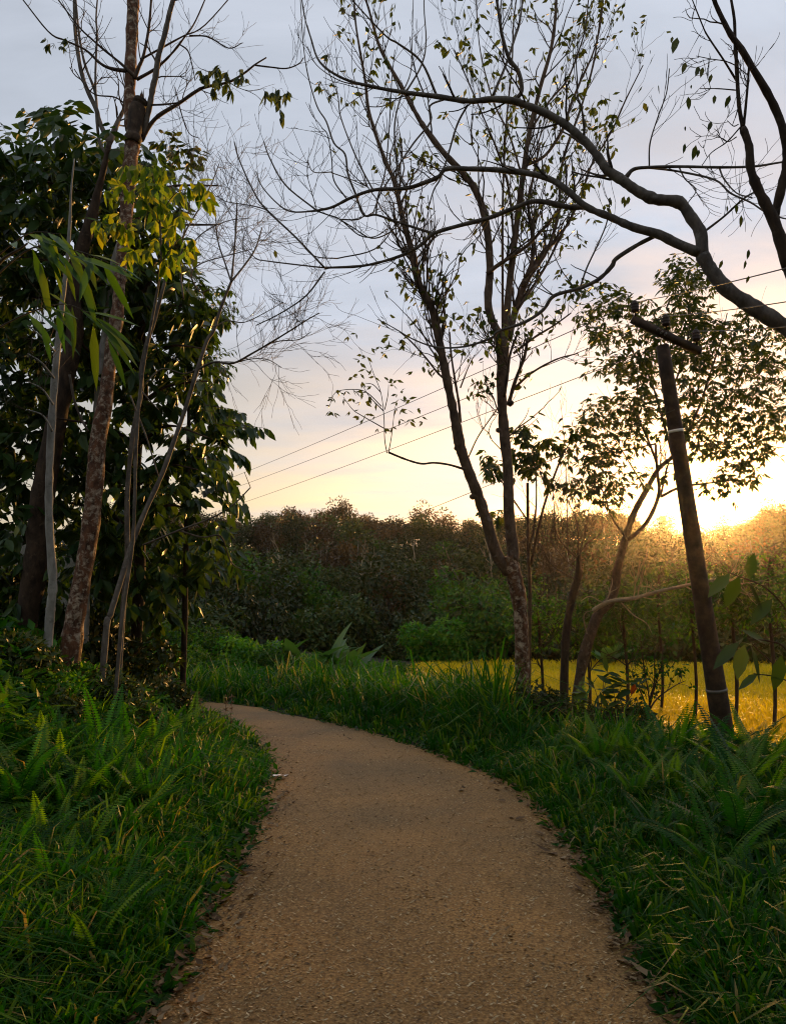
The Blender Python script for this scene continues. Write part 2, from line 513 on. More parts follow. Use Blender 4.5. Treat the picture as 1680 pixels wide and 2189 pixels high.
def height(P):
    P = np.asarray(P, float)
    x, y = P[:, 0], P[:, 1]
    dl = edge_dist(P, EL)           # >0: left bank
    dr = -edge_dist(P, ER)          # >0: right / outer side
    h = np.zeros(len(P))
    h += np.where(dl > 0, 0.05 * sst((dl - .1) / .6) + 0.95 * sst((dl - 0.7) / 3.6) + .25 * sst((dl - 4) / 6), 0)
    rightness = sst((x + 6) / 8)
    h += np.where(dr > 0, 0.08 * sst((dr - .1) / .7) - rightness * 0.62 * sst((dr - 2.6) / 2.2), 0)
    rad = np.hypot(x, y)
    px = 840 + F * x / np.maximum(y, 1) * 1.0
    ry = np.interp(px, RIDGE[:, 0], RIDGE[:, 1])
    el = PITCH + np.arctan((1094.5 - ry) / F)
    H = 1.55 + RD * np.tan(el) - TREE_H
    k = sst((rad - 50) / (RD - 50)) * .75 + .25 * np.clip((rad - 50) / (RD - 50), 0, 1)
    hill = np.where(y > 0, H * k * sst((y + 0) / 30), 0)
    back = 1 - .6 * sst((rad - RD - 10) / 150)
    h += np.where(rad > 50, hill * back, 0)
    h += .04 * field_noise(x, y, .9) * sst((np.maximum(dl, dr) - .4) / 2)
    h += .5 * field_noise(x, y, .11) * sst((rad - 55) / 30)
    return h


def hz(x, y):
    return float(height(np.array([[x, y]]))[0])


def axis(lo, hi, n, c=0.0, k=5.0):
    u = np.linspace(-1, 1, n)
    s = np.sinh(k * u) / math.sinh(k)
    return np.where(s < 0, c + s * (c - lo), c + s * (hi - c))


gx = axis(-420, 420, 230, 0.0, 5.2); gy = axis(-120, 420, 250, 7.0, 4.6)
GX, GY = np.meshgrid(gx, gy)
GP = np.c_[GX.ravel(), GY.ravel()]
GZ = height(GP)
inside = (edge_dist(GP, EL) < 0.05) & (edge_dist(GP, ER) > -0.05)
GZ = np.where(inside, -0.012, GZ)
a = Acc()
nx, ny = len(gx), len(gy)
i = np.arange(ny - 1)[:, None] * nx; j = np.arange(nx - 1)[None]
a.add(np.c_[GP, GZ], np.stack([i + j, i + j + 1, i + nx + j + 1, i + nx + j], -1).reshape(-1, 4))
a.push(np.c_[GP, GZ])
g = link('ground', a.mesh('ground', 'soil', smooth=True)); g['kind'] = 'structure'

# the path: a strip between its two edges, ragged at the rims
n = 160
ti = np.linspace(0, 1, n)


def resample(E, t):
    d = np.r_[0, np.cumsum(np.linalg.norm(np.diff(E, axis=0), axis=1))]
    d /= d[-1]
    return np.c_[np.interp(t, d, E[:, 0]), np.interp(t, d, E[:, 1])]


el_, er_ = resample(EL, ti), resample(ER, ti)
m = 14
rows = []
for k in range(m + 1):
    w = k / m
    p = el_ * (1 - w) + er_ * w
    if k in (0, m):
        out = unit(el_ - er_) * (1 if k == 0 else -1)
        p = p + out * (0.06 + .05 * rng.random((n, 1)))
    z = 0.012 + 0.02 * (1 - (2 * w - 1) ** 2) + .004 * np.sin(p[:, 0] * 5 + p[:, 1] * 3)
    rows.append(np.c_[p, z])
PV = np.stack(rows, 1).reshape(-1, 3)
a = Acc()
i = np.arange(n - 1)[:, None] * (m + 1); j = np.arange(m)[None]
a.add(PV, np.stack([i + j, i + j + 1, i + m + 1 + j + 1, i + m + 1 + j], -1).reshape(-1, 4)); a.push(PV)
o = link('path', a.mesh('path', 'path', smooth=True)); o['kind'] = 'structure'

# rice field
FZ = -0.55
fx = np.array([(2.6, 14.0), (7.0, 9.5), (30, 9.0), (46, 24), (30, 34), (14, 37), (6, 37), (1.6, 36), (0.2, 30), (0.6, 23.0), (1.2, 18)])
ctr = fx.mean(0)
V = np.vstack([np.r_[ctr, FZ], np.c_[fx, np.full(len(fx), FZ)]])
a = Acc(); kk = np.arange(len(fx))
a.add(V, np.stack([np.zeros(len(fx), int), kk + 1, (kk + 1) % len(fx) + 1], -1)); a.push(V)
o = link('rice_field', a.mesh('rice_field', 'paddy')); o['kind'] = 'structure'


def in_field(P):
    x, y = P[:, 0], P[:, 1]
    ins = np.zeros(len(P), bool)
    nn = len(fx)
    for q in range(nn):
        x0, y0 = fx[q]; x1, y1 = fx[(q + 1) % nn]
        c = (y0 > y) != (y1 > y)
        ins ^= c & (x < (x1 - x0) * (y - y0) / (y1 - y0 + 1e-12) + x0)
    return ins


def blades(acc, P, H, W, lean, lean_dir=None, tint=None, curl=1.0):
    """grass blades, two quads and a tip each"""
    n = len(P)
    th = rng.random(n) * 2 * math.pi
    S = np.c_[np.cos(th), np.sin(th), np.zeros(n)]
    ld = rng.random(n) * 2 * math.pi
    D = np.c_[np.cos(ld), np.sin(ld), np.zeros(n)]
    if lean_dir is not None:
        D = unit(D + lean_dir)
    le = (lean * (.3 + rng.random(n)))[:, None]
    H = H[:, None]; W = W[:, None] * .5
    Z = np.array([0, 0, 1.0])
    p1 = P + Z * H * .45 + D * H * le * .18
    p2 = P + Z * H * (.82 - .1 * le) + D * H * le * .55
    p3 = P + Z * H * (1 - .45 * le * curl) + D * H * le * 1.1
    V = np.stack([P - S * W * .7, P + S * W * .7, p1 - S * W, p1 + S * W, p2 - S * W * .7, p2 + S * W * .7, p3], 1).reshape(-1, 3)
    o = (np.arange(n) * 7)[:, None, None]
    if tint is None:
        tint = rng.random(n)
    acc.add(V, (np.array([[0, 1, 3, 2], [2, 3, 5, 4]])[None] + o).reshape(-1, 4), np.repeat(tint, 2))
    acc.add(V, (np.array([[4, 5, 6]])[None] + o).reshape(-1, 3), tint)
    acc.push(V)


def polar(n, d0, d1, half=0.66):
    d = np.exp(rng.uniform(math.log(d0), math.log(d1), n)); t = rng.uniform(-half, half, n)
    return np.c_[d * np.sin(t), d * np.cos(t)]


def on_path(P, m=0.0):
    return (edge_dist(P, EL) < m) & (edge_dist(P, ER) > -m)


# rice
P = polar(110000, 8, 40, .62); P = P[in_field(P)]
d = np.hypot(P[:, 0], P[:, 1])
a = Acc()
rn = field_noise(P[:, 0], P[:, 1], .45) * .28 + .5
blades(a, np.c_[P, np.full(len(P), FZ)], (.36 + .26 * rng.random(len(P))) * (.85 + .3 * rn), .006 + .0010 * d, .3 + .6 * rng.random(len(P)), tint=np.clip(rn * .7 + .3 * rng.random(len(P)), 0, .98))
o = link('rice_crop', a.mesh('rice_crop', 'leaf_rice')); o['kind'] = 'stuff'
tag(o, 'ripening yellow green rice standing in the field beyond the verge', 'rice')

# ------------------------------------------------------------------ tree tools


class Tree:
    def __init__(self, name, base, label, cat='tree', group=None, bark='bark_rubber', leaf='leaf_rubber'):
        self.o = np.asarray(base, float)
        self.root = thing(name, self.o, label, cat, group)
        self.bark = bark; self.leaf = leaf
        self.tw = Acc(); self.lv = []
        self.tips = []

    def limb(self, pts, r, depth, name='limb', bark=None, knob=0.10, sides=10, sub=5, world=None):
        """pts in frame units, depth = [start, end]; r = [start, end] radius in frame units"""
        if world is None:
            pts = np.asarray(pts, float)
            if pts[-1, 1] < 96 and r[-1] > .9:
                v = unit(pts[-1] - pts[-2]); v = unit(v + [0, -.5])
                k = min(max((pts[-1, 1] + 130) / max(-v[1], .3), 30), 260)
                pts = np.vstack([pts, pts[-1] + v * k * .5 + rng.normal(0, 6, 2), pts[-1] + v * k]); r = list(r) + [r[-1] * .55]
            s = np.r_[0, np.cumsum(np.linalg.norm(np.diff(pts, axis=0), axis=1))]; s /= s[-1]
            dp = np.interp(s, np.linspace(0, 1, len(depth)), depth)
            W = np.array([at(x, y, d_) for (x, y), d_ in zip(pts, dp)])
            if name == 'trunk':                     # carry every trunk down into the ground
                g0 = hz(W[0, 0], W[0, 1]) - .12
                if W[0, 2] > g0 + .1:
                    off = (W[0] - W[1]) * min((W[0, 2] - g0) / max(W[1, 2] - W[0, 2], .2), 1.0) * .6
                    W = np.vstack([[W[0, 0] + off[0], W[0, 1] + off[1], g0], W]); dp = np.r_[dp[0], dp]; r = [r[0] * 1.12] + list(r)
            m_ = (len(W) - 1) * sub + 1
            rr = np.interp(np.linspace(0, 1, m_), np.linspace(0, 1, len(r)), r)
            dd = np.interp(np.linspace(0, 1, m_), np.linspace(0, 1, len(dp)), dp)
            rad = rr * dd / F
            C = catmull(W, sub) if len(W) > 2 else np.array([W[0] + (W[-1] - W[0]) * t for t in np.linspace(0, 1, sub + 1)])
        else:
            C = world; rad = np.interp(np.linspace(0, 1, len(C)), np.linspace(0, 1, len(r)), r)
        rad = rad * (1 + knob * rng.standard_normal(len(rad)) * .6)
        a = Acc(); a.tube(C, rad, sides)
        me = a.mesh(name, bark or self.bark, self.o, True)
        link(name, me, self.root)
        return C, rad

    def grow(self, p, d, Ln, r, lvl, up=.12, wig=.16, nch=(2, 4), lr=.62, spread=.65, npt=5):
        pts = [p]; st = Ln / npt; dirs = [d]
        for _ in range(npt):
            d = unit(d + wig * rng.standard_normal(3) + np.array([0, 0, up]))
            p = p + d * st
            pts.append(p); dirs.append(d)
        r1 = max(r * .5, .0022)
        self.tw.tube(pts, np.linspace(r, r1, len(pts)), 4 if r > .006 else 3, cap=False)
        if lvl > 0:
            for k in range(rng.integers(nch[0], nch[1] + 1)):
                q = rng.integers(1, npt + 1)
                dd = dirs[q]
                ax = unit(np.cross(dd, rng.standard_normal(3)))
                an = spread * (.5 + .8 * rng.random())
                cd_ = unit(dd * math.cos(an) + ax * math.sin(an))
                self.grow(pts[q], cd_, Ln * lr * (.7 + .6 * rng.random()), max(r * .58, .0025), lvl - 1, up, wig, nch, lr, spread, npt)
        self.tips.append((p, d, lvl))
        return pts

    def sprout(self, C, rad, n, t0, t1, Ln, lvl, dirfn=None, rscale=.4, **kw):
        for _ in range(n):
            k = int((t0 + (t1 - t0) * rng.random()) * (len(C) - 2)) + 1
            k = min(k, len(C) - 2)
            tan = unit(C[k + 1] - C[k - 1])
            s = unit(np.cross(tan, rng.standard_normal(3)))
            d = unit(s + tan * .6 + np.array([0, 0, .3])) if dirfn is None else dirfn(tan, s)
            self.grow(C[k], d, Ln * (.6 + .8 * rng.random()), float(min(max(rad[k] * rscale, .003), .014)), lvl, **kw)

    def leaf(self, *a):
        pass

    def add_leaves(self, P, A, Nn, Ln, W):
        n = len(P)
        self.lv.append((np.asarray(P), unit(np.asarray(A)), np.asarray(Nn), np.broadcast_to(Ln, (n,)).copy(), np.broadcast_to(W, (n,)).copy()))

    def whorl(self, p, d, n, pet, Ln, w=.4, dro=.5):
        """trifoliate leaves spreading from a twig tip"""
        PP = []; AA = []
        for k in range(n):
            v = unit(d * .35 + rng.standard_normal(3) * .8 + np.array([0, 0, -dro * .5]))
            e = p + v * pet * (.6 + .7 * rng.random())
            self.tw.tube([p, (p + e) / 2 + np.array([0, 0, .02 * pet]), e], [.0024, .002, .0018], 3, cap=False)
            s = unit(np.cross(v, [0, 0, 1.0]) + 1e-6)
            for q in (-1, 0, 1):
                PP.append(e); AA.append(unit(v * .6 + s * q * .75 + np.array([0, 0, -dro]) * (.6 + .8 * rng.random())))
        m = len(PP)
        Nn = np.array([0, 0, 1.0]) + .5 * rng.standard_normal((m, 3))
        self.add_leaves(PP, AA, Nn, Ln * (.65 + .6 * rng.random(m)), Ln * w * (.8 + .4 * rng.random(m)))

    def alt(self, pts, n, Ln, w=.4, dro=.6, side=.8):
        """leaves set alternately along a twig"""
        pts = np.asarray(pts)
        t = np.linspace(.25, 1, n) * (len(pts) - 1)
        i0 = np.minimum(t.astype(int), len(pts) - 2); fr = (t - i0)[:, None]
        P = pts[i0] * (1 - fr) + pts[i0 + 1] * fr
        T = unit(pts[i0 + 1] - pts[i0])
        S = unit(np.cross(T, [0, 0, 1.0]) + 1e-6) * np.where(np.arange(n) % 2, 1, -1)[:, None]
        A = unit(T * .6 + S * side + np.array([0, 0, -dro]) * (.5 + rng.random((n, 1))) + .25 * rng.standard_normal((n, 3)))
        Nn = np.array([0, 0, 1.0]) + .45 * rng.standard_normal((n, 3))
        self.add_leaves(P, A, Nn, Ln * (q_ := .55 + .7 * rng.random(n)), Ln * w * q_ * (.85 + .3 * rng.random(n)))

    def done(self, nparts=300, twig_bark='bark_twig', w=.4, fine=False):
        if self.tw.n:
            o = link('twig_spray', self.tw.mesh('twig_spray', twig_bark, self.o), self.root); o['kind'] = 'stuff'
        if self.lv:
            P, A, Nn, Ln, W = [np.concatenate([x[k] for x in self.lv]) for k in range(5)]
            rel = P - CAM
            dep = rel @ FWD
            px = 840 + F * rel[:, 0] / dep; py = 1094.5 - F * (rel @ UPV) / dep
            vis = (px > 20) & (px < 1660) & (py > 20) & (py < 2160)
            big = np.where(vis, Ln / dep, -Ln / dep)
            order = np.argsort(-big)
            pick = order[:nparts]; rest = order[nparts:]
            me = unit_leaf(self.leaf, round(float(np.median(W / Ln)), 2))
            for M in basis_mats(P[pick] - self.o, A[pick], Nn[pick], Ln[pick]):
                o = link('leaf', me, self.root); o.matrix_basis = M
            if len(rest):
                a = Acc(); a.leaves(P[rest], A[rest], Nn[rest], Ln[rest], W[rest], fine=fine)
                o = link('foliage', a.mesh('foliage', self.leaf, self.o), self.root); o['kind'] = 'stuff'
        return self.root


# conversion from enlarged views of the photograph to frame units
def Z(k, pts):
    ox, oy, s = {1: (73, 73, .333), 2: (567.6, 73, .333), 3: (1054, 73, .333), 4: (73, 689, .333), 5: (567.6, 689, .333), 6: (1054, 689, .333),
                 7: (73, 1297, .4392), 8: (875.7, 1297, .4392)}[k]
    return [(ox + s * x, oy + s * y) for x, y in pts]


def base_of(px, py, d):
    p = at(px, py, d)
    p[2] = hz(p[0], p[1]) - .05
    return p

# ------------------------------------------------------------------ left-hand trees
# thick lichened rubber tree with a broken top
T = Tree('rubber_tree', base_of(150, 1345, 9.0), 'thick red brown rubber tree with pale lichen and a broken stub on left bank', bark='bark_lichen')
A_pts = [(150, 1420)] + Z(4, [(255, 1960), (300, 1700), (360, 1350), (395, 1000), (412, 760), (460, 500), (490, 250)]) + \
    Z(1, [(535, 1800), (560, 1500), (590, 1200), (612, 900), (640, 650), (662, 480), (692, 425)])
C, R_ = T.limb(A_pts, [21, 18.5, 17.5, 17, 14, 12.5, 12.5, 15, 16, 11], [9.0, 9.6, 10.4], 'trunk', sides=14)
# splinters of the broken top
a = Acc()
for k in range(7):
    p0 = C[-1] + np.array([(k - 3) * .013, rng.uniform(-.03, .03), -.03])
    a.tube([p0, p0 + np.array([rng.uniform(-.01, .015), 0, .10 + .12 * rng.random()])], [.02, .001], 4)
link('broken_stub', a.mesh('broken_stub', 'bark_dark', T.o), T.root)['label'] = 'dark splintered broken end of the trunk'
T.limb(Z(1, [(634, 700), (645, 620), (662, 500), (680, 450), (692, 422)]), [16.5, 16.5, 15, 12.5], [10.25, 10.36], 'decayed_top', bark='bark_dark', knob=.16, sides=14)
C2, R2 = T.limb(Z(1, [(622, 620), (615, 430), (618, 300), (624, 120), (632, -60), (640, -280)]), [12, 12.5, 12, 12, 12, 11], [10.35, 10.8], 'limb', sides=12)
for pts, r in [([(698, 650), (738, 490), (765, 340), (782, 270), (800, 140), (838, 10), (872, -140)], [5.5, 6.5, 6, 5]),
               ([(690, 685), (735, 600), (800, 525), (930, 445), (1030, 375), (1100, 340), (1250, 308), (1350, 250), (1420, 195), (1492, 150)], [5, 4.2, 3.3, 2.4, 1.4]),
               ([(1420, 200), (1520, 212), (1620, 220), (1700, 190), (1730, 150)], [1.8, 1.1]),
               ([(648, 285), (672, 215), (700, 150), (728, 20), (745, -110)], [4.5, 3]),
               ([(660, 292), (780, 222), (880, 130), (970, 15), (1040, -90)], [3.5, 1.8]),
               ([(700, 155), (850, 72), (960, 12), (1100, -60)], [2.4, 1.4]),
               ([(648, 275), (560, 190), (450, 100), (370, 30), (280, -60)], [3.2, 2]),
               ([(590, 236), (500, 222), (430, 190), (330, 100), (200, 40), (90, -20)], [4.2, 2]),
               ([(930, 450), (960, 550), (1000, 640), (1060, 668)], [1.5, .8]),
               ([(600, 460), (520, 405), (400, 390), (330, 330), (260, 225)], [1.8, 1]),
               ([(730, 455), (830, 452), (930, 440)], [2.2, 1.6]),
               ([(935, 65), (990, 110), (1020, 220), (1035, 300)], [1.6, 1.0]),
               ([(1000, 10), (1120, 18), (1250, 90), (1340, 55)], [1.8, .9])]:
    c, r_ = T.limb(Z(1, pts), r, [10.4, 9.9 + .8 * rng.random()], 'limb', bark='bark_grey' if r[0] > 5 else 'bark_dark', sides=7)
    T.sprout(c, r_, 5, .25, 1, .45, 1, up=.06)
for (x, y) in Z(1, [(1060, 260), (1100, 235), (1150, 230), (1200, 225), (1250, 240), (1300, 260), (1340, 290), (1180, 290), (1170, 350), (1280, 360), (1230, 300), (1130, 260),
                    (1470, 360), (1530, 350), (1590, 360), (1620, 375), (1560, 380), (1600, 430), (1580, 510)]):
    p = at(x, y - 4, 9.9 + .6 * rng.random())
    T.whorl(p, unit(rng.standard_normal(3) + [0, 0, -.6]), 2, .06, .17, .42, 1.3)
for (x, y) in Z(1, [(130, 60), (170, 75), (90, 40), (220, 20)]):
    T.whorl(at(x, y, 10), np.array([0, 0, -1.]), 2, .05, .11, .42, .8)
for (x, y) in Z(1, [(860, 670), (930, 690), (980, 720), (1000, 760), (1040, 750), (950, 790), (1010, 810), (900, 720), (1060, 800), (820, 690)]):
    T.whorl(at(x, y, 10.6), unit(rng.standard_normal(3)), 4, .10, .13, .3, .5)
T.done(300)

# dark leaning trunk that forks high up
T = Tree('rubber_tree', base_of(40, 1360, 10.6), 'dark leaning forked tree behind the thick lichened trunk', bark='bark_dark')
C, R_ = T.limb([(40, 1400)] + Z(4, [(10, 1600), (45, 1200), (125, 750), (195, 400), (265, 60)]) + Z(1, [(250, 1700), (305, 1400), (370, 1180), (412, 1010), (440, 900), (485, 700)]),
               [24, 22, 19, 17, 12, 7, 6], [10.6, 10.6], 'trunk', sides=12)
for pts, r in [([(485, 700), (425, 570), (400, 480), (340, 350), (300, 220), (270, 20), (262, -120)], [5, 4.6, 3.8]),
               ([(478, 785), (425, 700), (405, 560), (395, 380), (330, 200), (296, 40), (280, -100)], [3.5, 3, 2.4]),
               ([(485, 700), (540, 560), (590, 462)], [6, 5, 4]),
               ([(412, 640), (395, 300), (405, 10), (400, -120)], [2.6, 2])]:
    c, r_ = T.limb(Z(1, pts), r, [10.6, 11.0], 'limb', bark='bark_grey', sides=7)
    T.sprout(c, r_, 6, .3, 1, .5, 1)
T.done()

# pale slim trunk on the far left
T = Tree('pale_tree', base_of(105, 1300, 8.4), 'slim whitish trunk nearest the left edge of the bank', bark='bark_pale')
C, R_ = T.limb([(106, 1340)] + Z(4, [(112, 1800), (122, 1650), (100, 1300), (100, 1000), (115, 650), (140, 300), (165, 50)]) + Z(1, [(185, 1700), (215, 1450), (232, 1200), (240, 1000), (260, 800)]),
               [9.5, 9, 8, 7.6, 7, 6, 4, 2.5, 1.2], [8.4, 8.6], 'trunk', sides=10)
for k in range(4):
    c, r_ = T.limb(Z(4, [(120 + 5 * k, 700 - 170 * k), (60 - 5 * k, 600 - 170 * k), (-40, 560 - 180 * k)]), [2.5, 1.2], [8.4, 8.2], sides=6)
    T.sprout(c, r_, 4, .3, 1, .5, 1)
T.done()

# pale stem beside the thick trunk
T = Tree('pale_tree', base_of(215, 1320, 10.9), 'pale grey stem rising close behind the thick lichened trunk', bark='bark_pale')
T.limb(Z(4, [(330, 1900), (345, 1500), (385, 1000), (410, 500), (448, 150)]) + Z(1, [(470, 1850), (492, 1600), (525, 1430), (560, 1300)]), [9, 8, 8, 8.5, 5], [10.9, 10.7], 'trunk')
T.done()

# slanting grey tree with bare twiggy crown
T = Tree('bare_tree', base_of(236, 1315, 8.8), 'slender slanting grey tree with bare spreading twigs against the sky', bark='bark_grey')
C, R_ = T.limb([(228, 1345)] + Z(4, [(490, 1880), (560, 1650), (620, 1450), (720, 1200), (822, 975), (900, 760), (970, 560), (1050, 300), (1110, 120)]) + Z(1, [(1155, 1900), (1200, 1755), (1266, 1590)]),
               [6.5, 6, 5.5, 5, 4.6, 4.2, 3.5, 3], [8.8, 10.2], 'trunk', sides=9)
fan = []
for pts, r, reg in [([(1266, 1590), (1230, 1480), (1180, 1320), (1165, 1130)], [2.2, 1.2], 1),
                    ([(1266, 1590), (1285, 1400), (1300, 1200), (1305, 1090)], [2.4, 1.2], 1),
                    ([(1266, 1590), (1350, 1485), (1420, 1380), (1465, 1240)], [2.4, 1.2], 1),
                    ([(1130, 1640), (1060, 1650), (1010, 1540), (1080, 1470), (1250, 1420), (1400, 1380)], [2, .9], 1),
                    ([(960, 1700), (940, 1500), (960, 1300), (1060, 1120), (1140, 960), (1190, 830)], [2.2, .9], 1),
                    ([(980, 1400), (1080, 1280), (1240, 1200), (1400, 1180)], [1.6, .8], 1),
                    ([(950, 1330), (990, 1150), (1010, 1000), (1040, 900)], [1.5, .7], 1),
                    ([(1060, 300), (1110, 272), (1170, 255), (1280, 262), (1400, 200), (1520, 130), (1650, 50), (1760, -20), (1830, -60)], [2.8, 2.4, 1.8, 1], 4),
                    ([(1280, 262), (1400, 235), (1500, 240), (1590, 290)], [1.4, .7], 4),
                    ([(1500, 140), (1580, 120), (1700, 110), (1780, 60)], [1.4, .7], 4),
                    ([(1160, 30), (1240, -10), (1350, 0), (1480, -60), (1600, -130)], [1.6, .8], 4),
                    ([(700, 1430), (920, 1340), (1130, 1260), (1270, 1180), (1390, 1060)], [2.2, 2, 1.4], 4),
                    ([(1390, 1060), (1350, 960)], [1, .6], 4),
                    ([(940, 1340), (1080, 1380), (1200, 1375), (1260, 1530), (1320, 1580), (1420, 1600)], [2, 1.5, 1], 4),
                    ([(700, 410), (820, 300), (960, 330), (1050, 300)], [1.6, 1.4], 4)]:
    c, r_ = T.limb(Z(reg, pts), r, [9.8, 9.8 + rng.uniform(-.7, .9)], 'limb', sides=6)
    if reg == 1 or pts[0][1] < 320:
        T.sprout(c, r_, 11, .25, 1, .62, 2, up=.03, wig=.12, nch=(2, 3), spread=.55)
T.done(twig_bark='bark_grey')

# another slim stem among the leaves
T = Tree('slim_tree', base_of(290, 1320, 9.4), 'slim straight grey stem standing among the broad dark leaves', bark='bark_grey')
C, R_ = T.limb([(262, 1330)] + Z(4, [(600, 1500), (600, 1100), (640, 690), (690, 450), (690, 300), (722, 150), (770, 0)]) + Z(1, [(800, 1740), (842, 1580), (880, 1400)]), [6, 5.2, 4.6, 4.4, 2.6], [9.4, 9.6], 'trunk', sides=8)
T.limb(Z(4, [(690, 440), (760, 520), (800, 560)]), [1.5, .8], [9.4, 9.3], sides=6)
T.limb(Z(4, [(620, 470), (670, 600), (730, 760), (800, 990)]), [1.8, 1.6], [9.3, 9.1], sides=6)
T.limb(Z(4, [(230, 335), (260, 500), (300, 610), (350, 700)]), [2.6, 2.2], [9.2, 9.4], sides=6)
T.done()


def in_poly(x, y, poly):
    c = False
    for q in range(len(poly)):
        x0, y0 = poly[q]; x1, y1 = poly[(q + 1) % len(poly)]
        if (y0 > y) != (y1 > y) and x < (x1 - x0) * (y - y0) / (y1 - y0) + x0:
            c = not c
    return c


def fill_sprays(T, poly, n, dep, Ln, nl, w=.4, dro=.9, seglen=.4, sprays_up=-.05):
    xs = [p[0] for p in poly]; ys = [p[1] for p in poly]
    k = 0
    while k < n:
        x, y = rng.uniform(min(xs), max(xs)), rng.uniform(min(ys), max(ys))
        if not in_poly(x, y, poly):
            continue
        k += 1
        p = at(x, y, rng.uniform(*dep))
        d = unit(np.array([rng.uniform(-.7, 1), rng.uniform(-1, .6), rng.uniform(-.5, .5)]))
        pts = [p]
        for _ in range(4):
            d = unit(d + .15 * rng.standard_normal(3) + np.array([0, 0, sprays_up]))
            pts.append(pts[-1] + d * seglen / 4)
        T.tw.tube(pts, [.006, .005, .004, .003, .002], 3, cap=False)
        T.alt(pts, nl, Ln, w, dro)


# dense broad-leaved tree
T = Tree('broadleaf_tree', base_of(300, 1330, 11.8), 'dense dark broad leaved tree filling the left side', bark='bark_dark', leaf='leaf_broad')
T.limb([(290, 1400), (300, 1200), (290, 1000), (310, 800), (290, 600), (280, 400)], [13, 12, 11, 9, 6, 3], [12.2, 12.2], 'trunk')
for q in range(9):
    y0 = 1150 - q * 85
    T.limb([(298, y0), (298 + rng.uniform(-150, 30), y0 - 60), (298 + rng.uniform(-260, -120), y0 - 90)], [5, 2], [11.7, rng.uniform(10, 13)], sides=6)
    T.limb([(298, y0 - 30), (360, y0 - 70), (410 + rng.uniform(0, 60), y0 - 60 + rng.uniform(-30, 30))], [4.5, 1.5], [11.7, rng.uniform(10, 12.5)], sides=6)
poly1 = [(-120, 300), (85, 310), (90, 250), (160, 235), (175, 290), (235, 300), (300, 310), (345, 340), (385, 380), (400, 460), (350, 520), (400, 600), (300, 640), (200, 620), (-120, 640)]
poly2 = [(-120, 600), (320, 560), (400, 620), (455, 620), (462, 700), (440, 790), (440, 870), (500, 900), (500, 960), (440, 960), (400, 1000), (-120, 1000)]
poly3 = [(-120, 980), (400, 980), (450, 990), (470, 1060), (480, 1130), (490, 1200), (430, 1240), (330, 1330), (-120, 1330)]
fill_sprays(T, poly1, 500, (10.8, 13.6), .29, 9)
fill_sprays(T, poly2, 680, (10.7, 13.8), .28, 9)
fill_sprays(T, poly3, 520, (10.7, 13.8), .28, 9)
for (x, y) in Z(4, [(1130, 560), (1180, 570), (1230, 590), (1090, 590), (1300, 680), (1340, 700), (1380, 690), (1240, 690), (1200, 680), (1290, 730), (1110, 900), (1150, 960), (1130, 1020), (1080, 900), (1220, 1110), (1250, 1170), (1190, 1180), (1240, 1250), (1080, 260), (1110, 300), (1050, 400), (1080, 450)]):
    p = at(x - 14, y - 10, rng.uniform(9.6, 10.2)); d = unit(np.array([.9, -.1, -.15]))
    pts = [p + d * .09 * q for q in range(5)]
    T.tw.tube(pts, [.006, .005, .004, .003, .002], 3, cap=False)
    T.alt(pts, 6, .24, .4, 1.1)
for (x, y) in Z(1, [(60, 510), (100, 540), (180, 500), (240, 480), (260, 470), (290, 590), (130, 560), (30, 690), (60, 720), (490, 620), (350, 650)]):
    p = at(x, y, rng.uniform(9.6, 10.2))
    T.alt([p + np.array([0, 0, .05 * q]) for q in range(-2, 3)], 5, .24, .4, .9)
T.done(300, fine=True)

# thin-leaved sapling crown at mid height
T = Tree('young_tree', base_of(420, 1330, 12.5), 'small leaved dark young tree beside the slanting grey stem', bark='bark_dark', leaf='leaf_broad')
T.limb([(395, 1345), (400, 1100), (405, 850), (400, 680), (405, 600)], [6, 5, 4, 2], [12.5, 12.2], 'trunk', sides=7)
fill_sprays(T, [(350, 600), (450, 600), (475, 630), (455, 740), (470, 800), (400, 840), (340, 760)], 200, (11.8, 13), .13, 9, .33, .6, .4)
T.done(200)

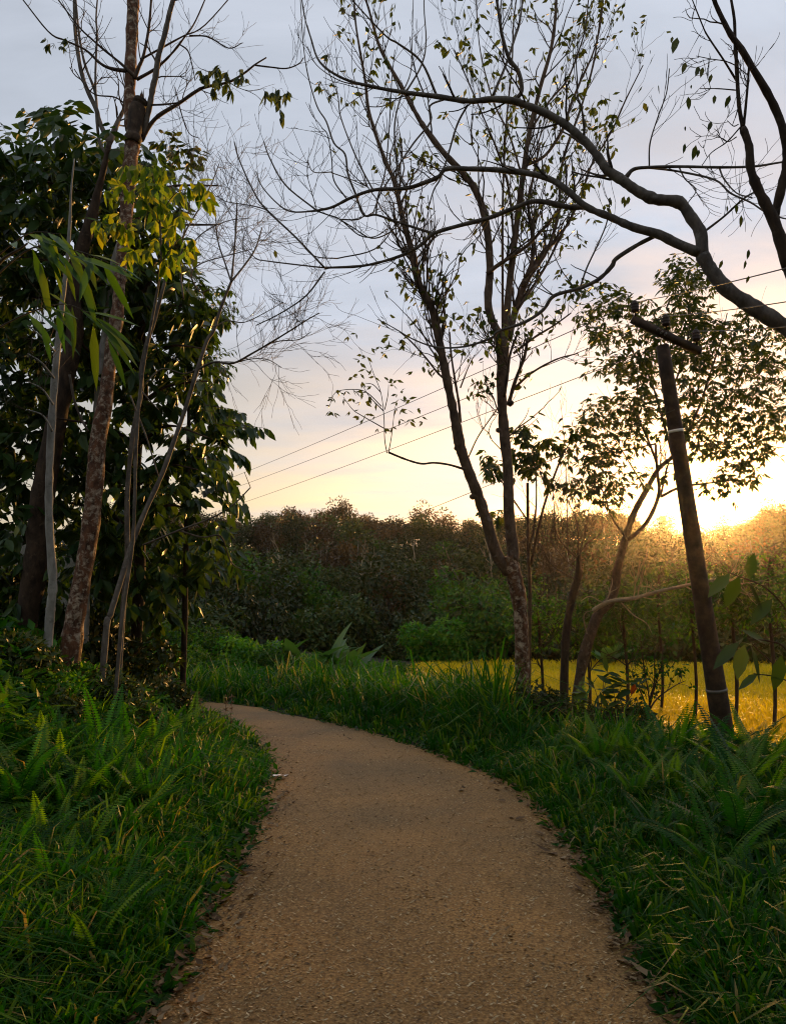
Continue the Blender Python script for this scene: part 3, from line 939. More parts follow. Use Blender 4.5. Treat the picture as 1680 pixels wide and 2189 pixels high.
# lime backlit leaves
T = Tree('sapling', base_of(330, 1320, 8.2), 'sapling with bright lime backlit leaves in front of the thick trunk', bark='bark_grey', leaf='leaf_lime')
T.limb([(262, 1325), (285, 1150), (292, 950), (305, 800), (330, 660), (345, 560), (340, 450), (330, 380)], [4, 3.6, 3, 2.4, 1.2], [8.2, 8.4], 'trunk', sides=7)
for pts in [[(342, 560), (320, 510), (280, 490), (225, 480)], [(342, 480), (300, 420), (262, 380)], [(342, 460), (380, 410), (430, 405)], [(340, 440), (330, 390), (325, 368)],
            [(346, 560), (375, 520), (400, 500)], [(335, 640), (340, 580), (345, 540)], [(300, 440), (250, 410), (230, 400)]]:
    T.limb(pts, [1.5, .6], [8.4, 8.1], sides=5)
for (x, y) in Z(1, [(600, 880), (650, 890), (690, 880), (760, 890), (800, 880), (840, 900), (560, 1000), (500, 970), (480, 1040), (700, 940), (730, 960), (800, 970), (850, 1000), (690, 1010), (760, 1040), (830, 1050), (700, 1100), (620, 1020),
                    (980, 1000), (1050, 1010), (1090, 1050), (1110, 1080), (960, 1060), (1060, 990), (820, 1110), (750, 1140), (860, 1150), (930, 1180),
                    (420, 1230), (460, 1200), (510, 1230), (560, 1220), (600, 1260), (620, 1290), (430, 1270), (530, 1260),
                    (800, 1240), (880, 1260), (900, 1310), (770, 1360), (820, 1380), (870, 1420), (930, 1460), (750, 1420), (830, 1500), (980, 1410), (1000, 1360), (620, 1430), (590, 1450)]):
    for q in range(3):
        p = at(x + rng.uniform(-9, 9), y - 10 + rng.uniform(-9, 9), rng.uniform(7.9, 8.7))
        n_ = rng.integers(2, 4)
        A = unit(np.array([0, 0, -1.]) + .5 * rng.standard_normal((n_, 3)))
        T.add_leaves(np.repeat(p[None], n_, 0), A, rng.standard_normal((n_, 3)) * [.6, .3, .4] + [0, -1, .3], .15 + .06 * rng.random(n_), .055 + .015 * rng.random(n_))
T.done(300)

# bamboo leaves hanging in from the left
T = Tree('bamboo', base_of(-60, 1300, 5.0), 'bamboo shoot with long drooping leaves hanging in at left edge', 'bamboo', bark='bark_grey', leaf='leaf_bamboo')
T.limb([(-70, 1340), (-60, 900), (-20, 600), (60, 520)], [6, 5, 4, 2], [5.0, 4.8], 'culm', sides=8)
stems = [([(-20, 600), (70, 530), (160, 535), (230, 560)], 11), ([(-40, 720), (60, 670), (140, 650), (210, 680)], 11), ([(-20, 560), (60, 500), (130, 500)], 8)]
for pts, nlv in stems:
    c, r_ = T.limb(pts, [2, .8], [4.8, 4.7], 'branch', sides=6)
    k = np.linspace(.35, 1, nlv) * (len(c) - 1)
    P = c[k.astype(int)]
    A = np.array([[rng.uniform(-.1, 1.0), rng.uniform(-.5, .3), rng.uniform(-1.0, -.15)] for _ in range(nlv)])
    Nn = np.array([[rng.uniform(-.4, .4), -.7, .7] for _ in range(nlv)]) + .2 * rng.standard_normal((nlv, 3))
    T.add_leaves(P, A, Nn, .30 + .14 * rng.random(nlv), .042 + .01 * rng.random(nlv))
for (x0, y0, x1, y1) in [(105, 1370 / 2.189 * 1.0, 145, 645), (85, 560, 110, 680), (170, 580, 210, 690), (200, 690, 205, 835), (230, 720, 275, 825), (150, 545, 300, 575), (215, 690, 300, 795), (80, 500, 150, 530), (240, 560, 290, 600), (140, 560, 165, 640), (90, 690, 110, 770)]:
    p, q = at(x0, y0, 4.6), at(x1, y1, 4.5 + .2 * rng.random())
    ln = np.linalg.norm(q - p)
    T.add_leaves(p[None], (q - p)[None], np.array([[.2, -.8, .6]]), ln, .05)
T.done(60, w=.14)

# ------------------------------------------------------------------ right-hand trees
# forked rubber tree
T = Tree('rubber_tree', base_of(1118, 1500, 10.5), 'tall forked rubber tree with sparse leaves standing on the right verge')
C0, R0 = T.limb([(1122, 1575)] + Z(6, [(190, 2350), (180, 1960), (160, 1750), (125, 1600), (95, 1500)]), [18, 15.5, 15, 16, 18, 15], [10.5, 10.6], 'trunk', bark='bark_lichen', sides=14)
LL = Z(5, [(1560, 1610), (1480, 1480), (1420, 1280), (1370, 1130), (1300, 950), (1250, 800), (1220, 640), (1180, 450), (1140, 250), (1100, 50)]) + \
    Z(2, [(1060, 1740), (980, 1590), (940, 1400), (880, 1180), (850, 1050), (820, 930), (760, 790), (710, 650), (660, 480), (640, 300), (605, 100), (580, -60), (570, -200)])
CL, RL = T.limb(LL, [13, 12, 11, 12, 9, 9, 8, 7, 5, 4.2, 3.8, 3, 2.2, 1.8], [10.6, 10.2, 10.0], 'limb', sides=12)
RLp = Z(5, [(1590, 1500), (1575, 1350), (1560, 1200), (1555, 950), (1530, 700), (1512, 400), (1520, 220), (1515, 80)])
CR, RR = T.limb([(1086, 1190)] + RLp, [15, 13, 12, 11, 10.5, 11, 15], [10.6, 11.0], 'limb', sides=12)
# knots
for (x, y, s) in [(978, 958, 7), (1090, 862, 7), (1010, 1062, 6), (1065, 920, 5)]:
    a = Acc(); p = at(x, y, 10.45)
    a.tube([p + np.array([0, 0, -.05 * s / 7]), p + np.array([-.0, 0, -.02]), p, p + np.array([0, 0, .03]), p + np.array([0, 0, .05 * s / 7])], np.array([.2, .85, 1, .8, .2]) * s * 10.4 / F * 1.2, 9)
    link('knot', a.mesh('knot', 'bark_rubber', T.o, True), T.root)
ups = [([(1510, 1960), (1430, 1760), (1440, 1500), (1420, 1250), (1380, 1080), (1300, 930), (1150, 770), (1020, 600), (960, 500), (850, 300), (740, 100), (690, -60), (650, -200)], [8.5, 8.5, 8, 7, 6, 5, 4, 3, 2], 2, 11.3),
       ([(1540, 1960), (1560, 1650), (1590, 1400), (1620, 1150), (1660, 850), (1690, 650), (1760, 350), (1830, 100), (1860, -120)], [8, 6.5, 6, 5, 4, 3], 2, 10.8),
       ([(1560, 1960), (1610, 1750), (1690, 1550), (1800, 1380), (1860, 1330)], [7.5, 7, 7, 6, 3], 2, 11.6),
       ([(190, 1620), (250, 1450), (252, 1260), (225, 1100), (260, 900), (300, 700)], [4.5, 4, 3, 2], 3, 11.4),
       ([(-40, 1540), (20, 1490), (200, 1370), (310, 1260), (420, 1130), (540, 960), (650, 820)], [5, 4, 3, 2, 1.2], 3, 10.2),
       ([(200, 1560), (330, 1420), (420, 1150), (430, 900), (480, 700), (560, 480), (640, 200), (680, -60)], [4, 3.6, 3, 2.6, 2, 1.5], 3, 11.8),
       ([(190, 850), (330, 780), (440, 620), (500, 450), (560, 300), (640, 120), (690, -80)], [3.5, 3.2, 2.8, 2, 1.4], 3, 11.2),
       ([(60, 1900), (60, 1500), (60, 1150), (70, 800), (90, 500), (120, 200), (130, -80)], [3, 2.6, 2.2, 1.8, 1.4], 3, 12),
       ([(150, 1780), (330, 1500), (440, 1280), (560, 1060), (620, 860), (760, 620), (850, 420), (960, 200)], [3, 2.6, 2.2, 1.8, 1.2], 3, 10.6),
       ([(250, 600), (360, 430), (470, 300), (540, 130), (590, -40)], [2.5, 2, 1.4], 3, 10.9),
       ([(130, 1300), (100, 1000), (30, 760), (-60, 540), (-150, 330), (-250, 100)], [2.6, 2.2, 1.6, 1.2], 3, 10.0),
       ([(180, 900), (100, 640), (20, 480), (-40, 300), (-90, 60)], [2.2, 1.8, 1.2], 3, 12.0)]
for pts, r, reg, dd in ups:
    c, r_ = T.limb(Z(reg, pts), r, [11.0, dd], 'limb', sides=9)
    T.sprout(c, r_, 20 if r[0] > 4 else 17, .15, 1, .75, 1, dirfn=lambda tan, s: unit(tan * .9 + s * .7 + np.array([0, 0, .5])), up=.10, nch=(2, 4))
T.sprout(CL, RL, 46, .35, 1, .75, 1, dirfn=lambda tan, s: unit(tan * .8 + s * .8 + np.array([0, 0, .4])), up=.12, nch=(2, 4))
T.sprout(CL, RL, 22, .30, .46, .8, 1, dirfn=lambda tan, s: unit(tan * 1.3 + s * .5 + np.array([0, 0, .5])), up=.10, nch=(1, 3))
T.sprout(CR, RR, 7, .5, 1, .6, 1)
for pts, r in [([(1180, 390), (1110, 330), (1030, 230), (940, 130), (860, 60)], [2.6, 1.2]), ([(1250, 640), (1240, 520), (1215, 370), (1190, 200), (1180, 60)], [3, 1.8]),
               ([(1560, 520), (1600, 380), (1660, 220), (1680, 100)], [4.5, 3]), ([(1530, 480), (1550, 340), (1570, 200), (1620, 60)], [4, 2.5]), ([(1300, 870), (1360, 740), (1440, 620), (1490, 550)], [1.6, 1.2]),
               ([(1250, 420), (1300, 290), (1340, 210)], [1.8, .8]), ([(1580, 440), (1700, 330), (1860, 240), (2000, 200)], [3, 1.2]), ([(1590, 200), (1720, 100), (1850, 20), (1960, -60)], [3, 1.4])]:
    c, r_ = T.limb(Z(5, pts), r, [10.7, 10.4], 'limb', sides=7)
    T.sprout(c, r_, 6, .4, 1, .5, 1)
# dark broken branch and its leafy shoots
bl = Z(5, [(1280, 945), (1180, 915), (1080, 902), (1000, 908), (900, 880), (790, 835)])
T.limb(bl, [2.6, 2.4, 2.2, 2.2, 2.4], [10.3, 9.8], 'limb', bark='bark_dark', sides=7)
for pts in [[(780, 840), (765, 750), (760, 600), (740, 450), (690, 320), (660, 230)], [(790, 835), (810, 720), (830, 540)], [(760, 680), (620, 600), (560, 560), (500, 480)], [(758, 570), (670, 480), (620, 400)],
            [(765, 560), (785, 470), (790, 400)], [(740, 450), (690, 400), (640, 390)], [(745, 540), (650, 450), (560, 430), (450, 450), (410, 540)]]:
    T.limb(Z(5, pts), [1.2, .6], [9.8, 9.8 + rng.uniform(-.3, .3)], 'shoot', bark='bark_dark', sides=5, knob=0)
spots = [(530, 90), (580, 70), (620, 210), (650, 220), (600, 240), (610, 260), (560, 350), (640, 300), (610, 330), (590, 330), (680, 305), (700, 350), (760, 350), (800, 360), (780, 380), (840, 370), (820, 400), (620, 380), (680, 410), (560, 430), (600, 430), (580, 440), (620, 450), (520, 440), (480, 450), (450, 440), (430, 480), (500, 490), (420, 490),
         (410, 530), (410, 570), (440, 580), (430, 575), (560, 490), (610, 510), (640, 510), (660, 480), (710, 520), (540, 570), (600, 560), (600, 605), (640, 590), (630, 620), (700, 600), (840, 460), (870, 440), (860, 490), (890, 470), (920, 490), (930, 495), (840, 510), (840, 550), (870, 570), (880, 550), (910, 560), (980, 550), (1000, 605), (1010, 640), (930, 620), (860, 620), (925, 635), (760, 680), (815, 670), (720, 680),
         (680, 165), (730, 155), (795, 155), (770, 200), (945, 315)]
P = np.array([at(*Z(5, [s])[0], 9.8 + rng.uniform(-.3, .3)) for s in spots for _ in range(2)])
nn = len(P)
T.add_leaves(P, np.c_[rng.uniform(-1, 1, nn), rng.uniform(-.6, .6, nn), rng.uniform(-1, .1, nn)], rng.standard_normal((nn, 3)) + [0, -.8, .6], .07 + .05 * rng.random(nn), .035 + .015 * rng.random(nn))
# leaves on twig tips
for p, d, lv in T.tips:
    rel = p - CAM; dep = rel @ FWD; x = 840 + F * rel[0] / dep; y = 1094.5 - F * (rel @ UPV) / dep
    prob = .8 if x > 1000 or y < 250 or y > 560 else .22
    if rng.random() < prob:
        k = rng.integers(1, 4)
        A = unit(np.array([0, 0, -.7]) + rng.standard_normal((k, 3)) * .7)
        T.add_leaves(np.repeat(p[None], k, 0) + .03 * rng.standard_normal((k, 3)), A, rng.standard_normal((k, 3)) + [0, 0, 1.], .09 + .06 * rng.random(k), .042 + .02 * rng.random(k))
for (x, y) in Z(2, [(620, 60), (700, 120), (740, 160), (800, 150), (680, 200), (420, 130), (360, 300), (440, 360), (400, 380), (470, 380), (560, 400), (640, 310), (1080, 60), (1150, 60), (1200, 90), (1300, 170), (1330, 100), (1450, 130), (1420, 250), (1000, 770), (1050, 790), (1100, 810), (1200, 630), (1200, 930)]) + \
        Z(3, [(440, 50), (250, 100), (190, 210), (500, 280), (540, 370), (720, 520), (690, 390), (640, 460), (780, 510), (330, 800), (300, 850), (540, 890), (600, 960), (560, 1010), (520, 1300), (560, 1320), (470, 1280), (430, 1540), (280, 1700), (240, 1660), (200, 1760), (360, 1800), (400, 1830), (340, 1850), (420, 1120), (640, 1180), (700, 1120)]):
    T.whorl(at(x, y, 10.2 + rng.random()), unit(rng.standard_normal(3)), 2, .07, .12, .45, .6)
T.done(300)

# limb tree reaching in overhead from the right
T = Tree('overhanging_tree', base_of(1830, 1640, 6.2), 'tree reaching thick grey bare limbs over the path from right', bark='bark_grey', leaf='leaf_rubber')
b0 = T.o
p1 = at(1700, 712, 6.4)
TW = catmull(np.array([b0 - [0, 0, .2], b0 + [-.05, 0, 1.2], b0 + [-.12, .05, 2.4], p1 + (b0 + [0, 0, 2.6] - p1) * .35 + [0, 0, .1], p1]), 6)
T.limb(None, [.19, .16, .14, .11, .075], None, 'trunk', sides=12, world=TW)
C, R_ = T.limb([(1702, 714)] + Z(3, [(1760, 1810), (1640, 1735), (1500, 1640), (1400, 1520), (1340, 1420)]), [18, 16, 15.5, 15, 14, 14], [6.4, 6.7], 'limb', sides=12)
HB = []
C, R_ = T.limb(Z(3, [(1340, 1430), (1330, 1280), (1270, 1180), (1190, 1080), (1040, 1060), (930, 1010), (830, 940), (730, 870), (680, 800), (600, 700), (500, 610), (400, 540), (270, 480), (130, 430), (0, 418)]) +
               Z(2, [(1300, 430), (1100, 400), (900, 375), (700, 340), (500, 285), (350, 180), (290, 20), (250, -120)]),
               [13, 12, 12, 12, 10.5, 10, 9, 8, 8, 7.5, 7, 6, 5, 4, 3, 2.2, 1.6, 1.2], [6.7, 7.6], 'limb', sides=12); HB.append((C, R_, 26))
C, R_ = T.limb(Z(3, [(1320, 1405), (1170, 1340), (1060, 1285), (900, 1240), (740, 1170), (600, 1110), (470, 1000), (360, 930), (200, 890), (0, 870)]) +
               Z(2, [(1300, 865), (1160, 865), (1110, 915), (1030, 950), (900, 990), (700, 1000), (550, 1050), (430, 1110), (330, 1133)]),
               [10.5, 10, 8, 7, 6.5, 6, 5, 4.5, 4.4, 3.6, 3, 2.4], [6.7, 7.9], 'limb', sides=10); HB.append((C, R_, 24))
C, R_ = T.limb(Z(3, [(600, 1110), (480, 1110), (350, 1080), (250, 1075), (150, 1110), (0, 1170)]) + Z(2, [(1400, 1190), (1240, 1230), (1080, 1280), (1000, 1350), (900, 1410), (750, 1460), (600, 1490), (380, 1500)]),
               [6, 5.5, 5, 4.6, 4, 3.2, 2.6], [7.2, 8.0], 'limb', sides=10); HB.append((C, R_, 24))
C, R_ = T.limb(Z(3, [(1040, 1295), (930, 1350), (790, 1440), (760, 1490), (680, 1570), (560, 1630), (390, 1680), (320, 1770), (200, 1850), (30, 1910)]) + Z(5, [(1450, 100), (1280, 155), (1100, 160), (950, 110), (830, 40), (720, -20)]),
               [4.5, 5, 4.6, 4, 3.6, 3.2, 2.2, 1.4, .9], [6.9, 7.8], 'limb', sides=8); HB.append((C, R_, 14))
for pts, r, reg in [([(1600, 420), (1642, 365), (1625, 250), (1560, 150), (1520, 20), (1500, -100)], [5, 4.5, 3.5], 2),
                    ([(850, 920), (900, 868), (1000, 855), (1200, 850), (1450, 855), (1660, 850), (1800, 830), (1950, 800), (2080, 740)], [5, 3.4, 3, 2.6, 2, 1.2], 3),
                    ([(1000, 858), (1180, 880), (1420, 935), (1520, 1020), (1650, 1080), (1760, 1150), (1900, 1190), (2050, 1200)], [2.4, 2.2, 1.8, 1.2], 3),
                    ([(1450, 860), (1480, 930), (1560, 1020), (1660, 1050)], [2, 1.4], 3),
                    ([(1350, 1270), (1480, 1170), (1600, 1060), (1700, 1000)], [2.6, 1.8], 3),
                    ([(1190, 850), (1230, 930), (1300, 1000), (1250, 1080)], [1.6, 1], 3),
                    ([(1000, 855), (1005, 700), (1060, 520), (1110, 380), (1130, 220)], [1.8, 1], 3),
                    ([(560, 1620), (600, 1500), (680, 1330), (730, 1200), (750, 1050)], [2, 1.2], 3),
                    ([(330, 1133), (130, 970), (30, 800), (-10, 690)], [2, 1.2], 2), ([(330, 1135), (170, 1140), (80, 1090), (-20, 980), (-60, 880)], [2, 1], 2), ([(330, 1130), (290, 990), (265, 900)], [1.2, .7], 2),
                    ([(380, 1500), (190, 1300), (0, 1120), (-80, 1000), (-170, 800), (-200, 690)], [2.2, 1.8, 1.2], 2), ([(0, 1125), (-50, 1110), (-120, 1096), (-250, 1075), (-310, 1040)], [1.6, .9], 2),
                    ([(380, 1500), (200, 1480), (0, 1455), (-60, 1440), (-120, 1380)], [1.7, 1], 2), ([(380, 1525), (260, 1680), (100, 1790), (-60, 1870)], [2, 1.2], 2),
                    ([(1080, 1280), (950, 1240), (830, 1200), (710, 1160), (630, 1160), (580, 1030), (530, 900), (510, 770), (440, 700), (390, 560), (330, 460), (270, 250), (240, 30)], [3.4, 2.6, 2.2, 1.8, 1.2], 2),
                    ([(710, 1160), (720, 1050), (760, 920), (780, 780), (800, 500), (810, 300), (830, 100)], [2, 1.6, 1], 2),
                    ([(900, 990), (850, 880), (830, 700), (832, 550), (870, 400), (930, 250), (940, 60)], [2.4, 2, 1.2], 2),
                    ([(1300, 450), (1230, 580), (1170, 780), (1120, 930), (1080, 1000), (1040, 1130)], [2.4, 2, 1.4], 2),
                    ([(1160, 415), (1055, 460), (1060, 560), (950, 700), (830, 880), (740, 1020), (690, 1150)], [2.2, 2, 1.2], 2),
                    ([(520, 1055), (440, 940), (425, 800), (400, 650), (360, 600)], [1.6, 1], 2), ([(690, 1000), (610, 850), (540, 690), (480, 520), (460, 380), (380, 180)], [1.8, 1.4, .9], 2),
                    ([(425, 885), (310, 885), (270, 810)], [1.2, .8], 2), ([(425, 890), (540, 930), (640, 970)], [1.2, 1], 2),
                    ([(460, 1440), (330, 1430), (260, 1380), (225, 1300)], [1.4, .8], 2), ([(900, 1170), (800, 1270), (680, 1310), (560, 1240), (470, 1185)], [1.6, 1.2], 2), ([(460, 1440), (700, 1380), (830, 1220), (900, 1010)], [1.4, 1.2], 2),
                    ([(480, 1190), (590, 1190), (640, 1160)], [1.6, 1.3], 2), ([(330, 1135), (400, 1160), (480, 1190), (600, 1290), (700, 1300), (780, 1250)], [1.6, 1], 2),
                    ([(1460, 390), (1540, 200), (1600, 20), (1630, -80)], [3, 2.4], 2), ([(900, 375), (1000, 200), (1030, 40)], [2.2, 1.4], 2),
                    ([(640, 330), (480, 300), (330, 200), (270, 80)], [1.4, .8], 2), ([(1100, 400), (1000, 180), (850, 60), (760, 0)], [3, 2], 2), ([(640, 465), (760, 460), (900, 380)], [1, 1], 2)]:
    c, r_ = T.limb(Z(reg, pts), r, [7.3 if reg == 3 else 7.9, (7.2 if reg == 3 else 7.9) + rng.uniform(-.8, .8)], 'limb', sides=6, knob=.05)
    HB.append((c, r_, 7))
for c, r_, n_ in HB:
    T.sprout(c, r_, n_, .25, 1, .40, 1, dirfn=lambda tan, s: unit(tan * .8 + s * .9 + np.array([0, 0, .25])), rscale=.35, up=.10, wig=.12, nch=(0, 2), spread=.5)
for (x, y) in Z(3, [(840, 1040), (870, 1040), (850, 1060), (740, 1050)]) + Z(2, [(880, 1440), (860, 1440), (60, 1385)]):
    T.add_leaves(at(x, y, 7.4)[None], np.array([[rng.uniform(-.4, .4), 0, -1.]]), np.array([[0, -1., .2]]), .09, .04)
T.done(120)

# twig tree at the very right edge
T = Tree('hanging_leaf_tree', base_of(1960, 1600, 5.4), 'tree at upper right edge with a few long hanging leaves', bark='bark_dark', leaf='leaf_rubber')
b0 = T.o; p1 = at(1054 + .333 * 1900, 73 + .333 * 1500, 5.6)
T.limb(None, [.10, .08, .05], None, 'trunk', sides=9, world=catmull(np.array([b0 - [0, 0, .2], b0 + [-.05, 0, 1.4], (b0 + p1) / 2 + [.2, 0, .4], p1]), 6))
T.limb(Z(3, [(1900, 1500), (1800, 1200), (1700, 1000), (1650, 860), (1640, 720), (1600, 600)]), [14, 12, 10, 8.5, 8, 6.5], [5.6, 5.7], 'limb', sides=9)
hb = []
for pts, r in [([(1600, 600), (1575, 450), (1560, 200), (1550, 50), (1545, -100)], [4.5, 4, 3]), ([(1605, 600), (1620, 450), (1635, 280), (1640, 150)], [3, 2]), ([(1795, 1190), (1850, 980), (1880, 800), (1860, 620), (1780, 420), (1640, 180), (1580, 80), (1520, 0), (1440, -160), (1400, -260)], [10, 9, 9, 8, 7, 6, 5, 4]),
               ([(1560, 300), (1480, 170), (1380, 20), (1340, -60)], [2.4, 1.6]), ([(1480, 170), (1400, 160), (1300, 140)], [1.2, .7]), ([(1560, 360), (1440, 350), (1325, 350)], [1.4, .8]),
               ([(1590, 590), (1500, 690), (1400, 760), (1340, 840)], [1.6, .8]), ([(1570, 580), (1540, 590), (1500, 555)], [1.4, .7]), ([(1560, 660), (1500, 690), (1430, 640)], [1.3, .7]), ([(1480, 170), (1550, 200), (1640, 270)], [1.3, .9])]:
    c, r_ = T.limb(Z(3, pts), r, [5.7, 5.6], 'limb', sides=6); T.sprout(c, r_, 3, .3, 1, .22, 1)
for (x, y, l) in [(1180, 20, 120), (1150, 15, 50), (1235, 180, 85), (1320, 205, 80), (1345, 210, 75), (1400, 255, 60), (1270, 325, 30), (1250, 400, 85), (1420, 390, 65), (1520, 390, 80), (1400, 560, 75), (1230, 700, 70), (1300, 710, 100), (1320, 740, 55), (1230, 590, 30), (1500, 1100, 50), (1560, 1090, 60), (1590, 1160, 75), (1470, 1450, 60), (1640, 1380, 70), (1620, 1450, 60), (1640, 1550, 50)]:
    x, y = Z(3, [(x, y)])[0]
    p = at(x, y, 5.5 + rng.uniform(-.15, .15)); ln = l * .333 * 5.5 / F
    T.add_leaves(p[None], np.array([[rng.uniform(-.45, .1), rng.uniform(-.2, .2), -1.]]), np.array([[rng.uniform(-.6, .6), -1., .2]]), ln, ln * .38)
T.done(60)

# leafy rubber trees round the pole
T = Tree('rubber_tree', base_of(1262, 1360, 13.5), 'leaning leafy rubber tree behind the utility pole, against the sun')
c1, r1 = T.limb([(1228, 1600), (1240, 1440)] + Z(6, [(660, 1900), (760, 1770), (800, 1570), (850, 1380), (900, 1230), (980, 1080), (1060, 940), (1150, 860), (1250, 700), (1330, 520)]), [13, 12, 11, 9, 7, 6, 5, 4, 2.5], [13.5, 13.0], 'trunk', sides=10)
brs = []
for pts, r in [([(860, 1400), (980, 1290), (1060, 1110), (1050, 950), (1040, 780)], [5, 4.5, 3.5, 2.5]), ([(1075, 1120), (1200, 1060), (1400, 1030), (1560, 1010)], [3.4, 1.5]), ([(1075, 1110), (1110, 950), (1140, 860)], [2.5, 1.5]),
               ([(1060, 940), (1010, 800), (940, 640), (870, 520)], [3, 1.5]), ([(980, 1080), (860, 880), (760, 720)], [2, 1]), ([(1150, 860), (1080, 600), (1000, 350), (900, 200), (800, 60)], [3, 1.2]), ([(1250, 700), (1400, 560), (1560, 430)], [3, 1.5]),
               ([(1330, 520), (1400, 300), (1460, 120), (1500, -60)], [2.4, 1]), ([(1080, 600), (1180, 350), (1240, 150), (1260, -100), (1230, -250)], [2.4, 1]), ([(1040, 780), (800, 830), (600, 850)], [2, 1]), ([(860, 1400), (760, 1250), (700, 1080), (640, 1000)], [2.2, 1])]:
    c, r_ = T.limb(Z(6, pts), r, [13.1, 13.0 + rng.uniform(-1.3, 1.3)], 'limb', sides=7); brs.append((c, r_))
for c, r_ in brs:
    T.sprout(c, r_, 6, .3, 1, .5, 1)
cl = [(620, 640, 90), (540, 660, 60), (750, 700, 110), (880, 600, 110), (680, 560, 80), (950, 480, 100), (800, 520, 90), (850, 250, 90), (760, 300, 80), (900, 350, 90), (1000, 150, 100), (1000, 300, 90), (1100, 220, 90), (1200, 100, 90), (1180, 300, 90), (1250, 200, 90), (1400, 120, 100), (1320, 230, 80), (1500, 230, 90), (1350, 350, 100), (1450, 450, 90), (1600, 300, 80), (1600, 450, 80), (1300, 500, 80), (1250, 430, 80), (1350, 600, 100), (1500, 600, 90), (1400, 720, 100), (1550, 750, 90), (1250, 700, 90), (1080, 480, 80), (1050, 620, 90), (1150, 560, 80), (1600, 620, 80),
      (700, 900, 90), (640, 940, 80), (760, 980, 80), (600, 1070, 80), (700, 1110, 90), (480, 1060, 60), (780, 1080, 60), (640, 840, 80), (820, 780, 80), (920, 720, 80), (960, 990, 40), (900, 260, 60), (700, 130, 60), (690, 60, 60), (820, 60, 50), (900, 40, 60), (1050, 30, 80), (1180, -20, 80), (1600, 150, 60), (1680, 300, 80), (1700, 500, 80), (1720, 700, 90), (1800, 450, 90), (1800, 620, 80), (1780, 250, 80), (1350, 800, 60), (1450, 830, 60), (1300, 780, 50), (1400, 1040, 60), (1500, 1030, 60), (1550, 880, 50), (1170, 980, 40), (1650, 100, 80), (1720, 150, 80), (1850, 350, 80), (1860, 550, 80), (1840, 720, 80), (1650, 820, 70), (1760, 850, 70), (1620, 900, 50), (1500, 960, 40), (1640, 1000, 50), (560, 740, 60), (1560, 60, 60), (1650, -40, 60), (1800, 60, 70)]
up3 = [(1200, 1570, 80), (1120, 1600, 60), (1280, 1560, 70), (1330, 1630, 60), (1240, 1480, 60), (1180, 1510, 50), (1200, 1650, 50), (760, 1730, 70), (680, 1750, 50), (820, 1700, 60), (700, 1620, 30), (620, 1630, 30), (850, 1760, 40), (1290, 1740, 60), (1230, 1750, 50), (700, 1900, 50), (1050, 1830, 60), (1000, 1900, 60), (1100, 1800, 50), (1320, 1830, 60), (1240, 1860, 60), (1450, 1880, 70), (1380, 1850, 60), (980, 1720, 30), (660, 1790, 40), (560, 1800, 25)]
for reg, lst in ((6, cl), (3, up3)):
    for (x, y, s) in lst:
        x, y = Z(reg, [(x, y)])[0]
        for q in range(int(6 + (s / 30) ** 2 * 1.9)):
            p = at(x + rng.normal() * s * .333 * .72, y + rng.normal() * s * .333 * .55, rng.uniform(11.8, 14.4))
            T.whorl(p, unit(rng.standard_normal(3) + [0, 0, .5]), 2, .12, .145, .34, .45)
T.done(300)

# small crown left of it
T = Tree('rubber_tree', base_of(1140, 1440, 14.0), 'small leafy rubber sapling between the forked tree and the leaning one')
T.limb([(1128, 1600), (1130, 1480)] + Z(6, [(230, 2100), (235, 1700), (225, 1500), (222, 1250), (220, 1030)]), [5, 4.5, 4, 3.5, 3], [14, 14], 'trunk', sides=8)
for pts, r in [([(225, 1480), (270, 1240), (275, 1000), (250, 860)], [2.6, 1.2]), ([(240, 1560), (300, 1280), (350, 1100), (450, 840), (490, 800)], [3.4, 2.4, 1.4]), ([(220, 1270), (150, 1170), (60, 1030), (0, 980)], [2, 1]), ([(350, 1100), (300, 960), (250, 830)], [1.5, .8]),
               ([(480, 1500), (470, 1100), (460, 800), (430, 500)], [1.4, .8, .5]), ([(400, 1400), (390, 1180), (375, 1000)], [1.2, .7])]:
    c, r_ = T.limb(Z(6, pts), r, [14, 13.7], 'limb', sides=6); T.sprout(c, r_, 4, .3, 1, .5, 1)
for (x, y, s) in [(200, 690, 60), (150, 680, 40), (180, 760, 60), (200, 880, 70), (150, 830, 50), (330, 780, 60), (250, 850, 60), (400, 760, 50), (300, 840, 50), (170, 930, 60), (60, 920, 40), (30, 950, 40), (-10, 960, 40), (-40, 900, 50), (-50, 850, 30), (250, 960, 40), (300, 950, 30), (420, 790, 40), (500, 1060, 40), (380, 1010, 30), (0, 1250, 30), (50, 1240, 30), (-60, 1250, 40), (480, 860, 30)]:
    x, y = Z(6, [(x, y)])[0]
    for q in range(int(3 + (s / 30) ** 2 * 1.1)):
        p = at(x + rng.normal() * s * .333 * .5, y + rng.normal() * s * .333 * .42, rng.uniform(13.3, 14.6))
        T.whorl(p, unit(rng.standard_normal(3) + [0, 0, .4]), 2, .10, .19, .34, .7)
T.done(300)

